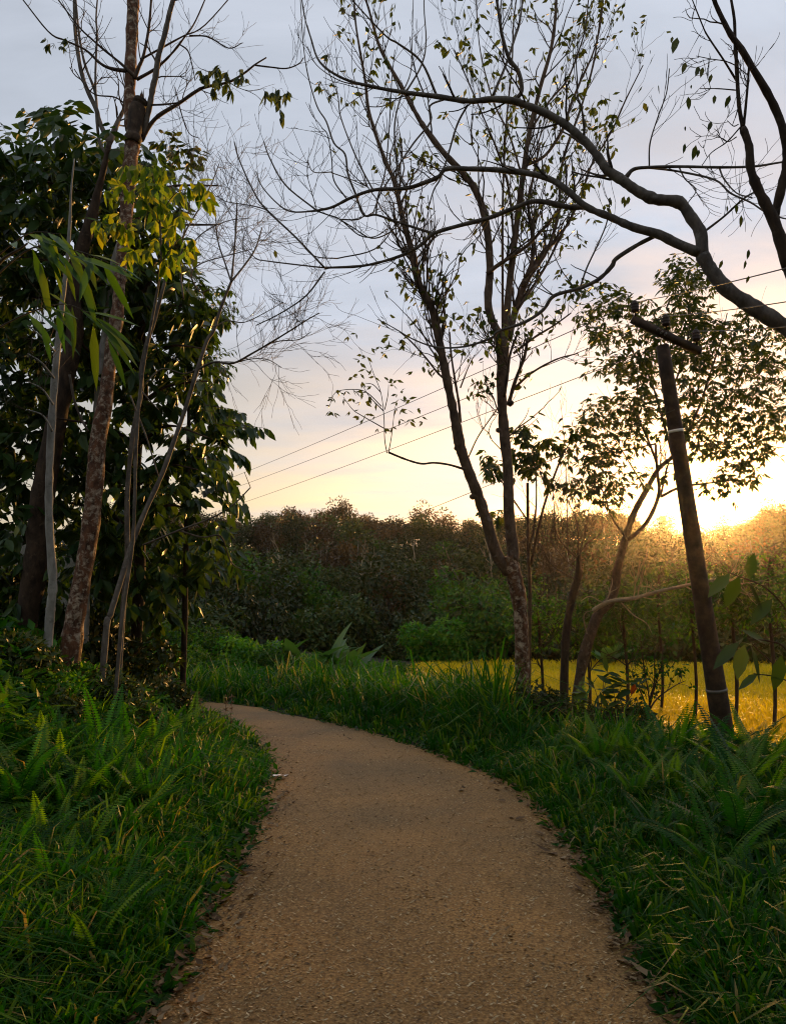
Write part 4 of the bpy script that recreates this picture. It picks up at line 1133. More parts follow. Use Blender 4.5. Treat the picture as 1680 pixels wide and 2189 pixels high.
# pollarded trunk with dry shoots
T = Tree('bare_tree', base_of(1205, 1470, 12.2), 'short cut trunk with brown leafless shoots between the leafy saplings', bark='bark_dark')
C, R_ = T.limb([(1206, 1620)] + Z(6, [(455, 2300), (470, 1980), (510, 1750), (545, 1620), (548, 1480)]), [10, 9, 8.5, 8, 4.5], [12.2, 12.2], 'trunk', sides=9)
for pts, r in [([(545, 1500), (600, 1420), (680, 1360), (710, 1290)], [2, 1]), ([(545, 1490), (540, 1300), (480, 1150)], [2, 1]), ([(540, 1520), (430, 1400), (390, 1300)], [1.8, .9]), ([(548, 1490), (590, 1350), (610, 1200)], [1.6, .8]), ([(545, 1600), (440, 1500), (350, 1380)], [1.6, .8]), ([(530, 1650), (380, 1560), (300, 1420)], [1.6, .8])]:
    c, r_ = T.limb(Z(6, pts), r, [12.2, 12.2 + rng.uniform(-.4, .4)], 'limb', bark='bark_rubber', sides=6); T.sprout(c, r_, 9, .1, 1, .55, 2, up=.08)
for k in range(26):
    x, y = Z(6, [(rng.uniform(300, 560), rng.uniform(1600, 1900))])[0]
    p = at(x, y, rng.uniform(12.3, 13.5)); T.grow(p, unit(np.array([rng.uniform(-.5, .5), rng.uniform(-.3, .3), 1.])), rng.uniform(.5, 1.1), .005, 1)
T.done(twig_bark='bark_rubber')

# tangle of young trees between the field and the pole
for (px, yt, yb, d_, w_, lab) in [(1150, 1235, 1400, 15.0, 60, 'young bushy tree just right of the forked trunk'), (1330, 1225, 1375, 14.2, 70, 'young bushy tree behind the fallen branch'),
                                  (1405, 1190, 1370, 15.2, 70, 'young bushy tree left of the pole below the sun'), (1475, 1200, 1360, 14.0, 65, 'young bushy tree whose crown shows behind the pole'),
                                  (1560, 1185, 1350, 13.2, 70, 'young bushy tree just right of the pole'), (1640, 1170, 1360, 12.6, 75, 'young bushy tree at the right edge by the pole'), (1250, 1260, 1390, 14.6, 55, 'young bushy tree behind the short cut trunk')]:
    T = Tree('young_tree', base_of(px, 1480, d_), lab, bark='bark_dark', leaf='leaf_bush')
    pb_ = T.o; ct = at(px, (yt + yb) / 2, d_)
    c, r_ = T.limb(None, [.035, .03, .015], None, 'trunk', sides=7, world=catmull(np.array([pb_, pb_ * .6 + ct * .4 + [.08, 0, 0], ct, at(px + 6, yt + 20, d_)]), 4))
    T.sprout(c, r_, 12, .35, 1, .7, 1, up=.02)
    for q in range(150):
        v = unit(rng.standard_normal(3)) * rng.random() ** .4
        p = at(px + v[0] * w_, (yt + yb) / 2 - v[2] * (yb - yt) * .5, d_ + v[1] * .8)
        dd = unit(rng.standard_normal(3) + [0, 0, -.1]); pts = [p + dd * .07 * k_ for k_ in range(5)]
        T.tw.tube(pts, .003, 3, cap=False); T.alt(pts, 7, .12, .42, .5)
    T.done(120)

# fallen branch
T = Tree('fallen_branch', at(1307, 1285, 11.5), 'pale fallen branch lying across the bushes behind the pole', 'branch', bark='bark_dead')
C, R_ = T.limb(Z(6, [(640, 1850), (690, 1820), (760, 1790), (900, 1772), (1050, 1730), (1230, 1690), (1330, 1668), (1480, 1650), (1600, 1680)]), [5, 5, 4.5, 3.6, 3.4, 3, 1.4], [11.5, 10.4], 'stem', sides=8)
for pts in [[(1230, 1695), (1240, 1660), (1238, 1630)], [(820, 1800), (900, 1880), (980, 1930), (1020, 2000)], [(600, 2000), (580, 1900), (600, 1860), (650, 1850)], [(1240, 1700), (1310, 1740), (1340, 1800)], [(700, 1800), (620, 1760), (560, 1790)], [(1050, 1730), (1000, 1700), (930, 1690)]]:
    T.limb(Z(6, pts), [1.6, .8], [11.4, 11.2], 'side_branch', sides=6)
T.sprout(C, R_, 14, .1, 1, .45, 1)
T.done(twig_bark='bark_dead')

# ------------------------------------------------------------------ utility pole and wires
pb = base_of(1562, 1650, 8.6); ptop = at(1412, 690, 8.9)
pole = thing('utility_pole', pb, 'leaning dark wooden utility pole with three insulators on its crossarm', 'pole')
pc = np.array([pb - [0, 0, .3] + (ptop - pb) * t for t in np.linspace(0, 1, 16)])
a = Acc(); a.tube(pc, np.linspace(.128, .078, 16) * (1 + .012 * rng.standard_normal(16)), 18)
link('post', a.mesh('post', 'pole_wood', pb, True), pole)
pa = np.array(at(1350, 682, 8.75)); pe = np.array(at(1496, 752, 8.75))
ax = unit(pe - pa)
a = Acc(); nrm = unit(np.cross(ax, [0, 0, 1.])); upx = np.cross(nrm, ax)
a.box((pa + pe) / 2, ax * np.linalg.norm(pe - pa) / 2, nrm * .035, upx * .04)
arm = link('crossarm', a.mesh('crossarm', 'pole_wood', pb), pole)
ins_top = []
for (x, y) in [(1358, 676), (1424, 706), (1489, 738)]:
    p = at(x, y, 8.72)
    pr = [(0, .012), (.05, .012), (.052, .034), (.075, .05), (.085, .05), (.088, .034), (.11, .052), (.12, .052), (.123, .034), (.145, .05), (.155, .05), (.158, .032), (.185, .036), (.20, .022), (.205, .004)]
    a = Acc(); a.tube([p + np.array([-.02 * h, 0, h]) for h, r in pr], [r for h, r in pr], 14)
    link('insulator', a.mesh('insulator', 'ceramic', pb, True), arm); ins_top.append(p + np.array([0, -.04, .165]))
for (x, y) in [(1412, 712), (1404, 706), (1420, 716)]:
    p = at(x, y, 8.68); a = Acc(); a.tube([p, p + np.array([0, -.05, 0])], [.014, .012], 8); link('bolt', a.mesh('bolt', 'steel', pb), pole)
for f_, mt, nm in ((.80, 'white_band', 'band'), (.22, 'steel', 'band')):
    c = pb - [0, 0, .3] + (ptop - pb) * f_ ; r_ = .128 + (.078 - .128) * f_
    a = Acc(); ud = unit(ptop - pb); a.tube([c, c + ud * .035], [r_ + .006] * 2, 18); link(nm, a.mesh(nm, mt, pb, True), pole)


def wire(p, q, sag, label, r=.006):
    t = np.linspace(0, 1, 40)[:, None]
    W = p + (q - p) * t; W[:, 2] -= (sag * 4 * t * (1 - t))[:, 0]
    a = Acc(); a.tube(W, r, 5)
    tag(link('power_line', a.mesh('power_line', 'wire', p), None, p), label, 'wire', 'overhead wires on the pole')


ends = [(400, 1056, 34), (400, 1077, 34), (400, 1113, 34)]
nm = ['upper', 'middle', 'lower']
for k in range(3):
    q = at(*ends[k]); wire(ins_top[k], q, .12, f'{nm[k]} of three overhead wires running from the pole down left')
rt = [(1760, 552, 4.6), (1760, 632, 5.0), (1760, 690, 5.4)]
for k in range(3):
    wire(ins_top[k], at(*rt[k]), .02, f'{nm[k]} overhead wire leaving the pole crossarm to the right', .005)
wire(at(1441, 876, 8.68), at(420, 1276, 34), .1, 'lowest thin cable from the white band on the pole down left', .006)

# ------------------------------------------------------------------ forest hill
protos = []


def crown_mesh(name, mat, n, rx, rz, zc, ls, lobes=10):
    a = Acc()
    cs = unit(rng.standard_normal((lobes, 3))) * [rx * .55, rx * .55, rz * .55]; rs = rng.uniform(.34, .56, lobes)
    k = rng.integers(0, lobes, n)
    v = unit(rng.standard_normal((n, 3))) * (.72 + .33 * rng.random((n, 1)))
    P = cs[k] + v * rs[k][:, None] * [rx, rx, rz] + [0, 0, zc]
    A = unit(v * .6 + rng.standard_normal((n, 3)) * .7 + [0, 0, -.35])
    a.leaves(P, A, v * 1.4 + .42 * rng.standard_normal((n, 3)) + [0, 0, .3], ls * (.6 + .8 * rng.random(n)), ls * .5 * (.7 + .6 * rng.random(n)))
    return a.mesh(name, mat)


def trunk_mesh(name, h, r, nb=5, spread=1.5, bark='bark_grey'):
    a = Acc()
    C = catmull(np.array([[0, 0, -.4], [.1 * rng.normal(), .1 * rng.normal(), h * .35], [.2 * rng.normal(), .2 * rng.normal(), h * .7], [.3 * rng.normal(), .3 * rng.normal(), h]]), 3)
    a.tube(C, np.linspace(r, r * .35, len(C)), 6)
    for q in range(nb):
        k = rng.integers(4, len(C) - 1)
        d = unit(np.array([rng.normal(), rng.normal(), .9])); a.tube([C[k], C[k] + d * spread * .5, C[k] + d * spread + [0, 0, .2 * spread]], [r * .4, r * .3, r * .1], 4)
    return a.mesh(name, bark)


spec = [('leaf_hill', 1500, 2.8, 2.2, 4.6, .42), ('leaf_hill', 1300, 2.2, 2.6, 5.0, .40), ('leaf_hill_brown', 1000, 2.6, 2.0, 4.8, .38), ('leaf_hill', 1500, 3.2, 2.0, 4.2, .45), ('leaf_hill_brown', 900, 2.0, 2.6, 5.2, .36), ('leaf_bush', 1300, 2.6, 2.2, 4.2, .42)]
names = ['rounded green', 'tall green', 'brownish thin', 'wide green', 'brownish upright', 'fresh green']
for s, nme in zip(spec, names):
    r = thing('hill_tree', (0, 0, 0), f'{nme} tree in the forest on the far hill', 'tree', f'{nme} trees on the far hill')
    link('trunk', trunk_mesh('trunk', s[4] + .5, .13, 6, 1.8, 'bark_grey' if 'brown' not in s[0] else 'bark_pale'), r)
    link('crown', crown_mesh('crown', *s), r)
    protos.append(r)
used = [False] * len(protos)
cnt = 0; placed = []
tries = 0
while cnt < 285 and tries < 20000:
    tries += 1
    rad = rng.uniform(52, 153) if rng.random() > .25 else rng.uniform(138, 153)
    az = rng.uniform(-.36, .66)
    x, y = rad * math.sin(az), rad * math.cos(az)
    if any((x - q[0]) ** 2 + (y - q[1]) ** 2 < 10.0 for q in placed):
        continue
    placed.append((x, y)); cnt += 1
    up_ = (rad - 52) / 101
    pr = np.array([.25, .18, .08 + .55 * up_, .2, .04 + .45 * up_, .3 * (1 - up_)]); pr /= pr.sum()
    k = rng.choice(len(protos), p=pr)
    if used[k]:
        o = copy_tree(protos[k])
    else:
        o = protos[k]; used[k] = True
    s = rng.uniform(.6, 1.15) * (1 + .2 * up_) if rad < 138 else rng.uniform(.75, 1.2)
    zone = 'along the crest of' if rad > 138 else ('halfway up' if rad > 95 else 'near the foot of')
    side = 'left of the forked tree' if az < .14 else ('between forked tree and pole' if az < .38 else 'right of the pole')
    o['label'] = f'{names[k]} tree {zone} the hill, {side}'; o['group'] = f'{names[k]} trees {zone} the hill {side}'
    o.location = (x, y, hz(x, y)); o.rotation_euler = (0, 0, rng.uniform(0, 6.28)); o.scale = (s * rng.uniform(.9, 1.1), s * rng.uniform(.9, 1.1), s)

# the rest of the wood, one mass of smaller crowns between them
a = Acc(); nt2 = 0
while nt2 < 420:
    rad = rng.uniform(50, 154); az = rng.uniform(-.38, .68); x, y = rad * math.sin(az), rad * math.cos(az)
    if any((x - q[0]) ** 2 + (y - q[1]) ** 2 < 5.5 for q in placed):
        continue
    placed.append((x, y)); nt2 += 1
    w_ = rng.uniform(1.2, 2.3); hh = rng.uniform(2.5, 6.0); z0 = hz(x, y); n_ = 300
    lob = unit(rng.standard_normal((6, 3))) * [w_ * .55, w_ * .55, w_ * .5]; kq = rng.integers(0, 6, n_)
    v = unit(rng.standard_normal((n_, 3))) * (.75 + .3 * rng.random((n_, 1)))
    P = lob[kq] + v * w_ * .52 + [x, y, z0 + hh]
    tb = rng.random() * .6
    a.leaves(P, unit(v * .6 + rng.standard_normal((n_, 3)) * .6 + [0, 0, -.3]), v * 1.4 + .4 * rng.standard_normal((n_, 3)) + [0, 0, .3], .42 * (.6 + .7 * rng.random(n_)), .22 * (.7 + .6 * rng.random(n_)), tint=np.clip(tb + .38 * rng.random(n_), 0, .98))
    a.tube([[x, y, z0 - .3], [x + rng.normal(0, .2), y, z0 + hh * .6], [x + rng.normal(0, .3), y, z0 + hh]], [.1, .08, .04], 5, tint=.2)
o = link('forest', a.mesh('forest', 'leaf_hill')); o['kind'] = 'stuff'
tag(o, 'mass of small crowded crowns filling the far forested hill', 'forest')

# trees added out of view behind the viewpoint to shade the near path
for (x, y, k, s, lab) in [(-4.6, -2.8, 0, 1.55, 'added shade tree left of the path, out of view behind the viewpoint'), (0.6, -7.5, 3, 1.6, 'added wide shade tree, out of view well behind the viewpoint'), (4.8, -2.2, 3, 1.45, 'added wide shade tree right of the path, out of view behind the viewpoint'),
                          (-8.6, 0.2, 1, 1.4, 'added tall shade tree on the left bank, out of view beside the viewpoint'), (8.8, 0.8, 0, 1.4, 'added shade tree beyond the right verge, out of view beside the viewpoint')]:
    o = copy_tree(protos[k]); o.location = (x, y, hz(x, y)); o.rotation_euler = (0, 0, rng.uniform(0, 6.28)); o.scale = (s, s, s)
    o['label'] = lab; del o['group']

# undergrowth that closes the forest floor, one mass
a = Acc()
n = 34000
rad = rng.uniform(44, 155, n); az = rng.uniform(-.42, .72, n)
P = np.c_[rad * np.sin(az), rad * np.cos(az)]
P = np.c_[P, height(P) + 1.0 * rng.random(n) ** 1.5]
a.leaves(P, unit(rng.standard_normal((n, 3)) + [0, -.2, .2]), rng.standard_normal((n, 3)) + [0, -.3, 1], .8 * (.5 + .8 * rng.random(n)), .42)
o = link('forest_undergrowth', a.mesh('forest_undergrowth', 'leaf_hill')); o['kind'] = 'stuff'
tag(o, 'dark tangled undergrowth covering the forested hillside', 'undergrowth')

# bare pale trunks that stand out on the slope
for (x, y0, y1, d) in [(773, 1260, 1190, 62), (790, 1260, 1200, 64), (598, 1262, 1180, 60), (650, 1250, 1185, 66), (960, 1262, 1205, 60), (1050, 1250, 1180, 58), (700, 1240, 1170, 75), (1300, 1190, 1150, 60), (890, 1240, 1180, 70)]:
    b = at(x, y0, d); tp = at(x + rng.uniform(-6, 6), y1, d); b[2] = hz(b[0], b[1]) - .1
    T = Tree('dead_tree', b, 'pale bare trunk standing up out of the forest slope', group='pale bare trunks on the slope', bark='bark_dead')
    C, R_ = T.limb(None, [.11, .05], None, 'trunk', sides=6, world=catmull(np.array([b, (b * .5 + tp * .5) + [.15, 0, 0], tp]), 4))
    for q in range(4):
        T.grow(C[-1 - q], unit(np.array([rng.normal(), rng.normal(), 1.2])), 1.2, .04, 1)
    T.done(twig_bark='bark_dead')

# ------------------------------------------------------------------ bushes at the foot of the hill
bp = []
for nme, mat, nlf, rx, rz, ls in [('dark leafy', 'leaf_hill', 2600, 1.5, 1.1, .20), ('bright green', 'leaf_bright', 2600, 1.4, 1.0, .19), ('fine leaved', 'leaf_bush', 3200, 1.3, 1.2, .14)]:
    r = thing('bush', (0, 0, 0), f'{nme} bush in the thicket at the foot of the hill', 'bush', f'{nme} bushes below the hill')
    link('stem', trunk_mesh('stem', .9, .05, 6, .8, 'bark_dark'), r)
    link('foliage', crown_mesh('foliage', mat, nlf, rx, rz, .95, ls, 9), r)
    bp.append(r)
ub = [False] * 3


def bush(px, py, d, s, k, label=None, sz=1.0):
    if ub[k] or label:
        o = copy_tree(bp[k])
    else:
        o = bp[k]; ub[k] = True
    p = at(px, py, d)
    o.location = (p[0], p[1], hz(p[0], p[1]) - .1); o.rotation_euler = (0, 0, rng.uniform(0, 6.28)); o.scale = (s, s, s * sz)
    if label:
        o['label'] = label; del o['group']


for px in np.arange(250, 1720, 40):
    bush(px + rng.uniform(-20, 20), 1400, rng.uniform(43, 51), rng.uniform(1.0, 1.9), int(rng.choice([0, 0, 0, 1, 2])), None, rng.uniform(.8, 1.4))
for px in np.arange(300, 640, 62):
    bush(px + rng.uniform(-20, 20), 1400, rng.uniform(30, 44), rng.uniform(.8, 1.7), int(rng.choice([0, 0, 1, 2])), None, rng.uniform(.8, 1.4))
for px in np.arange(230, 640, 42):
    bush(px + rng.uniform(-15, 15), 1420, rng.uniform(19.5, 24), rng.uniform(.65, .95), int(rng.choice([1, 1, 2])))
bush(930, 1400, 38, 1.5, 1, 'large bright green bush at the near corner of the rice field')
bush(1010, 1400, 40, 2.2, 2, 'tall fine leaved bush behind the forked tree at the field edge')
bush(1075, 1400, 41, 2.4, 0, 'dark bush behind the forked tree trunk')
bush(850, 1420, 19, .62, 2, 'drooping light green shrub between the path verge and the field')
bush(450, 1430, 18.5, .55, 1, 'low bright bush across the path by the bend')
bush(390, 1420, 18, .6, 2, 'rounded low shrub at the far bend of the path')
bush(1480, 1330, 38, 2.3, 0, 'dark shrub across the field behind the utility pole')
bush(1590, 1330, 37, 2.2, 0, 'dark shrub across the field at the right edge')
bush(1165, 1500, 9.9, .40, 0, 'low dark shrub beside the foot of the forked tree')
bush(1235, 1500, 9.6, .36, 0, 'low dark shrub under the short cut trunk')
bush(1320, 1500, 9.3, .34, 0, 'low dark shrub left of the thin stemmed open shrub')
bush(1330, 1300, 38.5, 2.3, 2, 'bushy shrub under the fallen branch')
bush(1190, 1300, 39, 2.2, 0, 'dark shrub under the leafy saplings')
bush(1410, 1300, 39.5, 2.2, 1, 'bright shrub left of the leaning pole')

for (px, d_, s_, k_) in [(60, 9.2, .42, 0), (120, 8.6, .40, 1), (185, 8.4, .36, 0), (240, 8.8, .40, 0), (290, 9.4, .38, 1), (330, 10.2, .40, 0), (20, 8.0, .42, 0), (90, 7.6, .34, 1), (-30, 7.4, .4, 0), (150, 7.4, .30, 0), (210, 7.6, .30, 1), (275, 8.2, .30, 0)]:
    p = at(px, 1400, d_); o = copy_tree(bp[k_]); o.location = (p[0], p[1], hz(p[0], p[1]) - .05); o.rotation_euler = (0, 0, rng.uniform(0, 6.28)); o.scale = (s_ * 1.1, s_ * 1.1, s_)
    o['label'] = ('dark' if k_ == 0 else 'bright green') + ' low shrub in the thicket at the feet of the left trees'; o['group'] = ('dark' if k_ == 0 else 'bright') + ' low shrubs under the left trees'
for px in np.arange(-80, 300, 40):
    p = at(px, 1380, rng.uniform(11.2, 12.6)); o = copy_tree(bp[0]); s_ = rng.uniform(.55, .8)
    o.location = (p[0], p[1], hz(p[0], p[1]) - .05); o.rotation_euler = (0, 0, rng.uniform(0, 6.28)); o.scale = (s_, s_, s_ * 1.1)
    o['label'] = 'dark bush in the undergrowth wall behind the left trees'; o['group'] = 'dark bushes behind the left trees'

# banana-like plants
LEAFB = None


def strap_leaf(key, mat, w, arch, nseg=7, prof=None):
    a = Acc()
    t = np.linspace(0, 1, nseg + 1)
    y = t * (1 - .15 * t * arch); z = arch * (.35 * t - .75 * t * t)
    ww = w * np.sin(np.pi * np.clip(t * .94 + .06, 0, 1)) ** .7
    ww[-1] = .004
    V = []
    for k in range(nseg + 1):
        V += [(-ww[k] / 2, y[k], z[k] + .18 * ww[k]), (0, y[k], z[k]), (ww[k] / 2, y[k], z[k] + .18 * ww[k])]
    V = np.array(V)
    q = []
    for k in range(nseg):
        b = k * 3
        q += [[b, b + 1, b + 4, b + 3], [b + 1, b + 2, b + 5, b + 4]]
    a.add(V, q); a.push(V)
    return a.mesh(key, mat, smooth=True)


def rosette(name, loc, label, cat, me, n, ln, el=(.5, 1.3), group=None, part='leaf', bark='bark_dark'):
    r = thing(name, loc, label, cat, group)
    for k in range(n):
        az = k * 2.4 + rng.uniform(-.3, .3); e = rng.uniform(*el)
        A = np.array([[math.cos(az) * math.cos(e), math.sin(az) * math.cos(e), math.sin(e)]])
        Nn = np.array([[-math.cos(az) * math.sin(e), -math.sin(az) * math.sin(e), math.cos(e)]])
        mm = me if not isinstance(me, list) else me[k % len(me)]
        o = link(part, mm, r)
        o.matrix_basis = basis_mats(np.array([[0, 0, .03]]) + .02 * rng.standard_normal((1, 3)), A, Nn, [ln * rng.uniform(.75, 1.2)])[0]
    return r


ban = [strap_leaf('banana_leaf_a', 'leaf_banana', .20, .55), strap_leaf('banana_leaf_b', 'leaf_banana', .24, .9), strap_leaf('banana_leaf_c', 'leaf_banana', .22, .3)]
for (px, py, d, ln, lab) in [(640, 1440, 20.5, 1.9, 'leftmost of the long leaved plants beyond the grass verge'), (695, 1440, 19.8, 1.9, 'long leaved plant with pointed blades in the middle beyond the verge'), (745, 1440, 20.5, 1.7, 'rightmost of the long leaved plants beyond the grass verge'),
                             (580, 1430, 21.5, 1.7, 'upright long leaved plant behind the bend of the path'), (1295, 1420, 34, 2.2, 'pale banana plant standing at the edge of the rice field'), (1600, 1400, 36, 3.0, 'banana plant across the field at the right edge behind the pole')]:
    p = at(px, py, d); p[2] = hz(p[0], p[1])
    rosette('banana_plant', p, lab, 'plant', ban, 9, ln, (.55, 1.35))

# ------------------------------------------------------------------ ferns


def frond(key, arch, npair=20, ln_p=.17):
    a = Acc()
    t = np.linspace(.06, 1, npair)
    def pos(t):
        return np.c_[np.zeros_like(t), t * (1 - .12 * t * arch), arch * (.4 * t - .8 * t * t)]
    C = pos(t)
    a.tube(pos(np.linspace(0, 1, 7)), np.linspace(.007, .002, 7), 3, cap=False, tint=.0)
    T_ = unit(np.gradient(C, axis=0))
    pl = ln_p * np.clip(np.sin(np.pi * (t * .86 + .13)), 0.08, 1) ** .8
    for s in (-1, 1):
        A = unit(np.array([s, 0, 0]) + T_ * .35 + np.array([0, 0, -.12]))
        Nn = np.cross(T_, np.array([s, 0, 0])) * s * -1
        Nn = np.cross(np.array([1., 0, 0]), T_)
        a.leaves(C, A, Nn, pl, .92 / npair * 1.05 * np.ones(npair), .12, .2, np.zeros(npair))
    return a.mesh(key, 'leaf_fern')


fr = [frond('fern_frond_a', .55, 30, .14), frond('fern_frond_b', .9, 30, .13), frond('fern_frond_c', .3, 32, .11), frond('fern_frond_d', 1.2, 30, .13)]


def fern_at(px, py, z0, s, label, group, n=8, el=(.75, 1.42)):
    p = gnd(px, py, z0)
    for _ in range(4):
        p = gnd(px, py, hz(p[0], p[1]) + .02)
    rosette('fern', (p[0], p[1], hz(p[0], p[1])), label, 'fern', fr, n, s, el, group, 'frond')


lf = 'fern among the dark grass on the left bank'
for (px, py, s) in [(250, 1720, .50), (290, 1700, .45), (330, 1640, .6), (395, 1600, .55), (210, 1660, .6), (150, 1790, .45), (130, 1700, .55), (270, 1830, .4), (330, 1760, .45), (370, 1690, .45), (180, 1880, .35), (240, 2000, .3), (110, 1960, .35), (430, 1700, .35), (100, 1850, .4), (40, 1750, .5), (30, 1900, .4), (205, 2080, .3)]:
    fern_at(px, py, .3, s * 1.35, lf, 'ferns on the left bank')
rf = 'fern standing in the grass on the right verge'
for (px, py, s) in [(1240, 1640, .5), (1290, 1660, .45), (1340, 1660, .55), (1385, 1670, .5), (1430, 1660, .6), (1480, 1690, .5), (1440, 1720, .4), (1590, 1700, .6), (1550, 1770, .5), (1580, 1830, .5), (1540, 1880, .45), (1600, 1940, .4), (1640, 1780, .5), (1500, 1740, .4), (1360, 1730, .4), (1200, 1600, .45), (1150, 1570, .4), (1050, 1560, .4), (1630, 1660, .6), (1520, 1640, .5), (1400, 1800, .35), (1480, 1830, .35), (1270, 1640, .5), (1310, 1690, .4), (1410, 1690, .5), (1460, 1640, .5), (1350, 1640, .5), (1560, 1680, .5), (1600, 1640, .5), (1180, 1640, .35), (1530, 1720, .45)]:
    fern_at(px, py, 0, s * (.85 + .5 * rng.random()), rf, 'ferns on the right verge')
fern_at(1238, 1560, 0, .85, 'tall upright fern beside the red leaved shrub', None, 4, (1.3, 1.5))
# thicket of ferns under the left trees
k = 0
while k < 96:
    px, py = rng.uniform(-40, 350), rng.uniform(1395, 1640)
    if py < 1395 or px > 330 + (py - 1395) * .35:
        continue
    y = rng.uniform(5.5, 11); x = (px - 840) / F * y * 1.02
    if float(edge_dist(np.array([[x, y]]), EL)[0]) < .8:
        continue
    k += 1
    rosette('fern', (x, y, hz(x, y)), 'fern in the dense thicket under the left hand trees', 'fern', fr, 8, rng.uniform(.4, .72), (.45, 1.35), 'ferns in the thicket under the trees', 'frond')

# ------------------------------------------------------------------ grass and ground cover
a = Acc()
P = polar(100000, 1.9, 34, .64)
dl = edge_dist(P, EL); dr = -edge_dist(P, ER)
keep = ((dl > .02) | (dr > .02)) & ~in_field(P)
P = P[keep]; ed = np.maximum(dl, dr)[keep]
d = np.hypot(P[:, 0], P[:, 1])
nz_ = field_noise(P[:, 0], P[:, 1], 1.7) * .25 + .5
H = (.04 + .10 * sst(ed / .5) + .10 * sst((ed - .5) / 1.3)) * (.5 + .9 * rng.random(len(P)))
blades(a, np.c_[P, height(P) - .01], H, .006 + .0010 * d, .6 + .6 * rng.random(len(P)), tint=np.clip(rng.random(len(P)) * .7 + nz_ * .2 - .1, 0, .98))
# tufts of longer arching blades
TC = polar(15500, 1.9, 34, .64)
dl = edge_dist(TC, EL); dr = -edge_dist(TC, ER)
keep = ((dl > .12) | (dr > .10)) & ~in_field(TC)
TC = TC[keep]; dl = dl[keep]; dr = dr[keep]; ed = np.maximum(dl, dr)
nt_ = len(TC); d = np.hypot(TC[:, 0], TC[:, 1])
kk_ = rng.random(nt_) > .75 * sst((dl - 1.6) / 1.2)
TC, dl, dr, ed, d = TC[kk_], dl[kk_], dr[kk_], ed[kk_], d[kk_]; nt_ = len(TC)
tall = field_noise(TC[:, 0] * 1.3 + 3, TC[:, 1], 1.4) * .28 + .5
far = np.clip((d - 5.5) / 5, 0, 1)
TH = (.14 + .20 * sst(ed / 1.0) + .36 * sst((ed - .3) / 1.0) * (1 - .8 * sst((ed - 1.6) / 1.2)) * far * (dr > 0)) * np.where((dr > .5) & (TC[:, 0] > 1.6), .62, 1.0) * (.55 + .9 * np.clip(tall, 0, 1.2)) * (.7 + .6 * rng.random(nt_))
cntb = rng.integers(8, 19, nt_)
idx = np.repeat(np.arange(nt_), cntb); m_ = len(idx)
ang = rng.uniform(0, 6.283, m_); rr_ = .05 * np.sqrt(rng.random(m_)) * (1 + .05 * d[idx])
od = np.c_[np.cos(ang), np.sin(ang), np.zeros(m_)]
PB = np.c_[TC[idx], np.zeros(m_)] + od * rr_[:, None]
PB[:, 2] = height(PB[:, :2]) - .01
tt = np.clip(rng.random(nt_)[idx] * .75 + .22 * rng.random(m_), 0, .98)
blades(a, PB, TH[idx] * (.4 + 1.0 * rng.random(m_)), (.010 + .0011 * d[idx]) * (.55 + .9 * rng.random(m_)), .35 + .9 * rng.random(m_), lean_dir=od * 1.6, tint=tt)
o = link('grass', a.mesh('grass', 'leaf_grass')); o['kind'] = 'stuff'
tag(o, 'thick green grass growing along both sides of the path', 'grass')

P = polar(190000, 1.9, 30, .64)
dl = edge_dist(P, EL); dr = -edge_dist(P, ER)
keep = ((dl > -.03) | (dr > -.03)) & ~in_field(P)
P = P[keep]; ed = np.maximum(dl, dr)[keep]; dl = dl[keep]
nz_ = field_noise(P[:, 0] + 5, P[:, 1], 1.1) * .3 + .5
keep = rng.random(len(P)) < np.clip(.25 + nz_ * .8, .1, 1)
P, ed, dl, nz_ = P[keep], ed[keep], dl[keep], nz_[keep]
n = len(P); d = np.hypot(P[:, 0], P[:, 1])
zz = (.02 + .20 * sst(ed / 1.2) + .75 * sst((dl - 1.5) / 1.5) * (.6 + .5 * nz_)) * rng.random(n) ** .6
a = Acc()
lsz = (.03 + .075 * rng.random(n) ** 1.5) * (1 + .04 * d) * (1 + .5 * sst((dl - 1.5) / 1.5))
a.leaves(np.c_[P, height(P) + zz], unit(rng.standard_normal((n, 3)) * [1, 1, .5] + [0, 0, .1]), rng.standard_normal((n, 3)) * .55 + [0, 0, 1.], lsz, lsz * (.32 + .25 * rng.random(n)))
o = link('ground_cover', a.mesh('ground_cover', 'leaf_herb')); o['kind'] = 'stuff'
tag(o, 'small leaved creeping herbs mixed into the grass beside the path', 'herbs')

# ------------------------------------------------------------------ single shrubs and small things
# shrub with thin stems before the field
T = Tree('shrub', base_of(1385, 1530, 9.2), 'thin stemmed open shrub in front of the yellow field', 'shrub', bark='bark_dark', leaf='leaf_herb')
for pts in [[(1155, 500), (1165, 430), (1150, 330), (1130, 200), (1120, 110)], [(1155, 500), (1180, 400), (1210, 300), (1240, 220)], [(1150, 500), (1200, 420), (1280, 360), (1340, 330)], [(1160, 480), (1120, 380), (1080, 300)], [(1165, 430), (1190, 330), (1190, 220), (1200, 150)]]:
    c, r_ = T.limb(Z(8, [(p[0], p[1] + 30) for p in pts]), [2.2, .7], [9.2, 9.2 + rng.uniform(-.3, .3)], 'stem', sides=5)
    T.sprout(c, r_, 9, .2, 1, .25, 1)
for p, dd, lv in T.tips:
    k = 2; T.add_leaves(np.repeat(p[None], k, 0), unit(rng.standard_normal((k, 3)) + [0, 0, -.3]), rng.standard_normal((k, 3)) + [0, 0, 1.], .05 + .03 * rng.random(k), .025 + .01 * rng.random(k))
T.done(120)

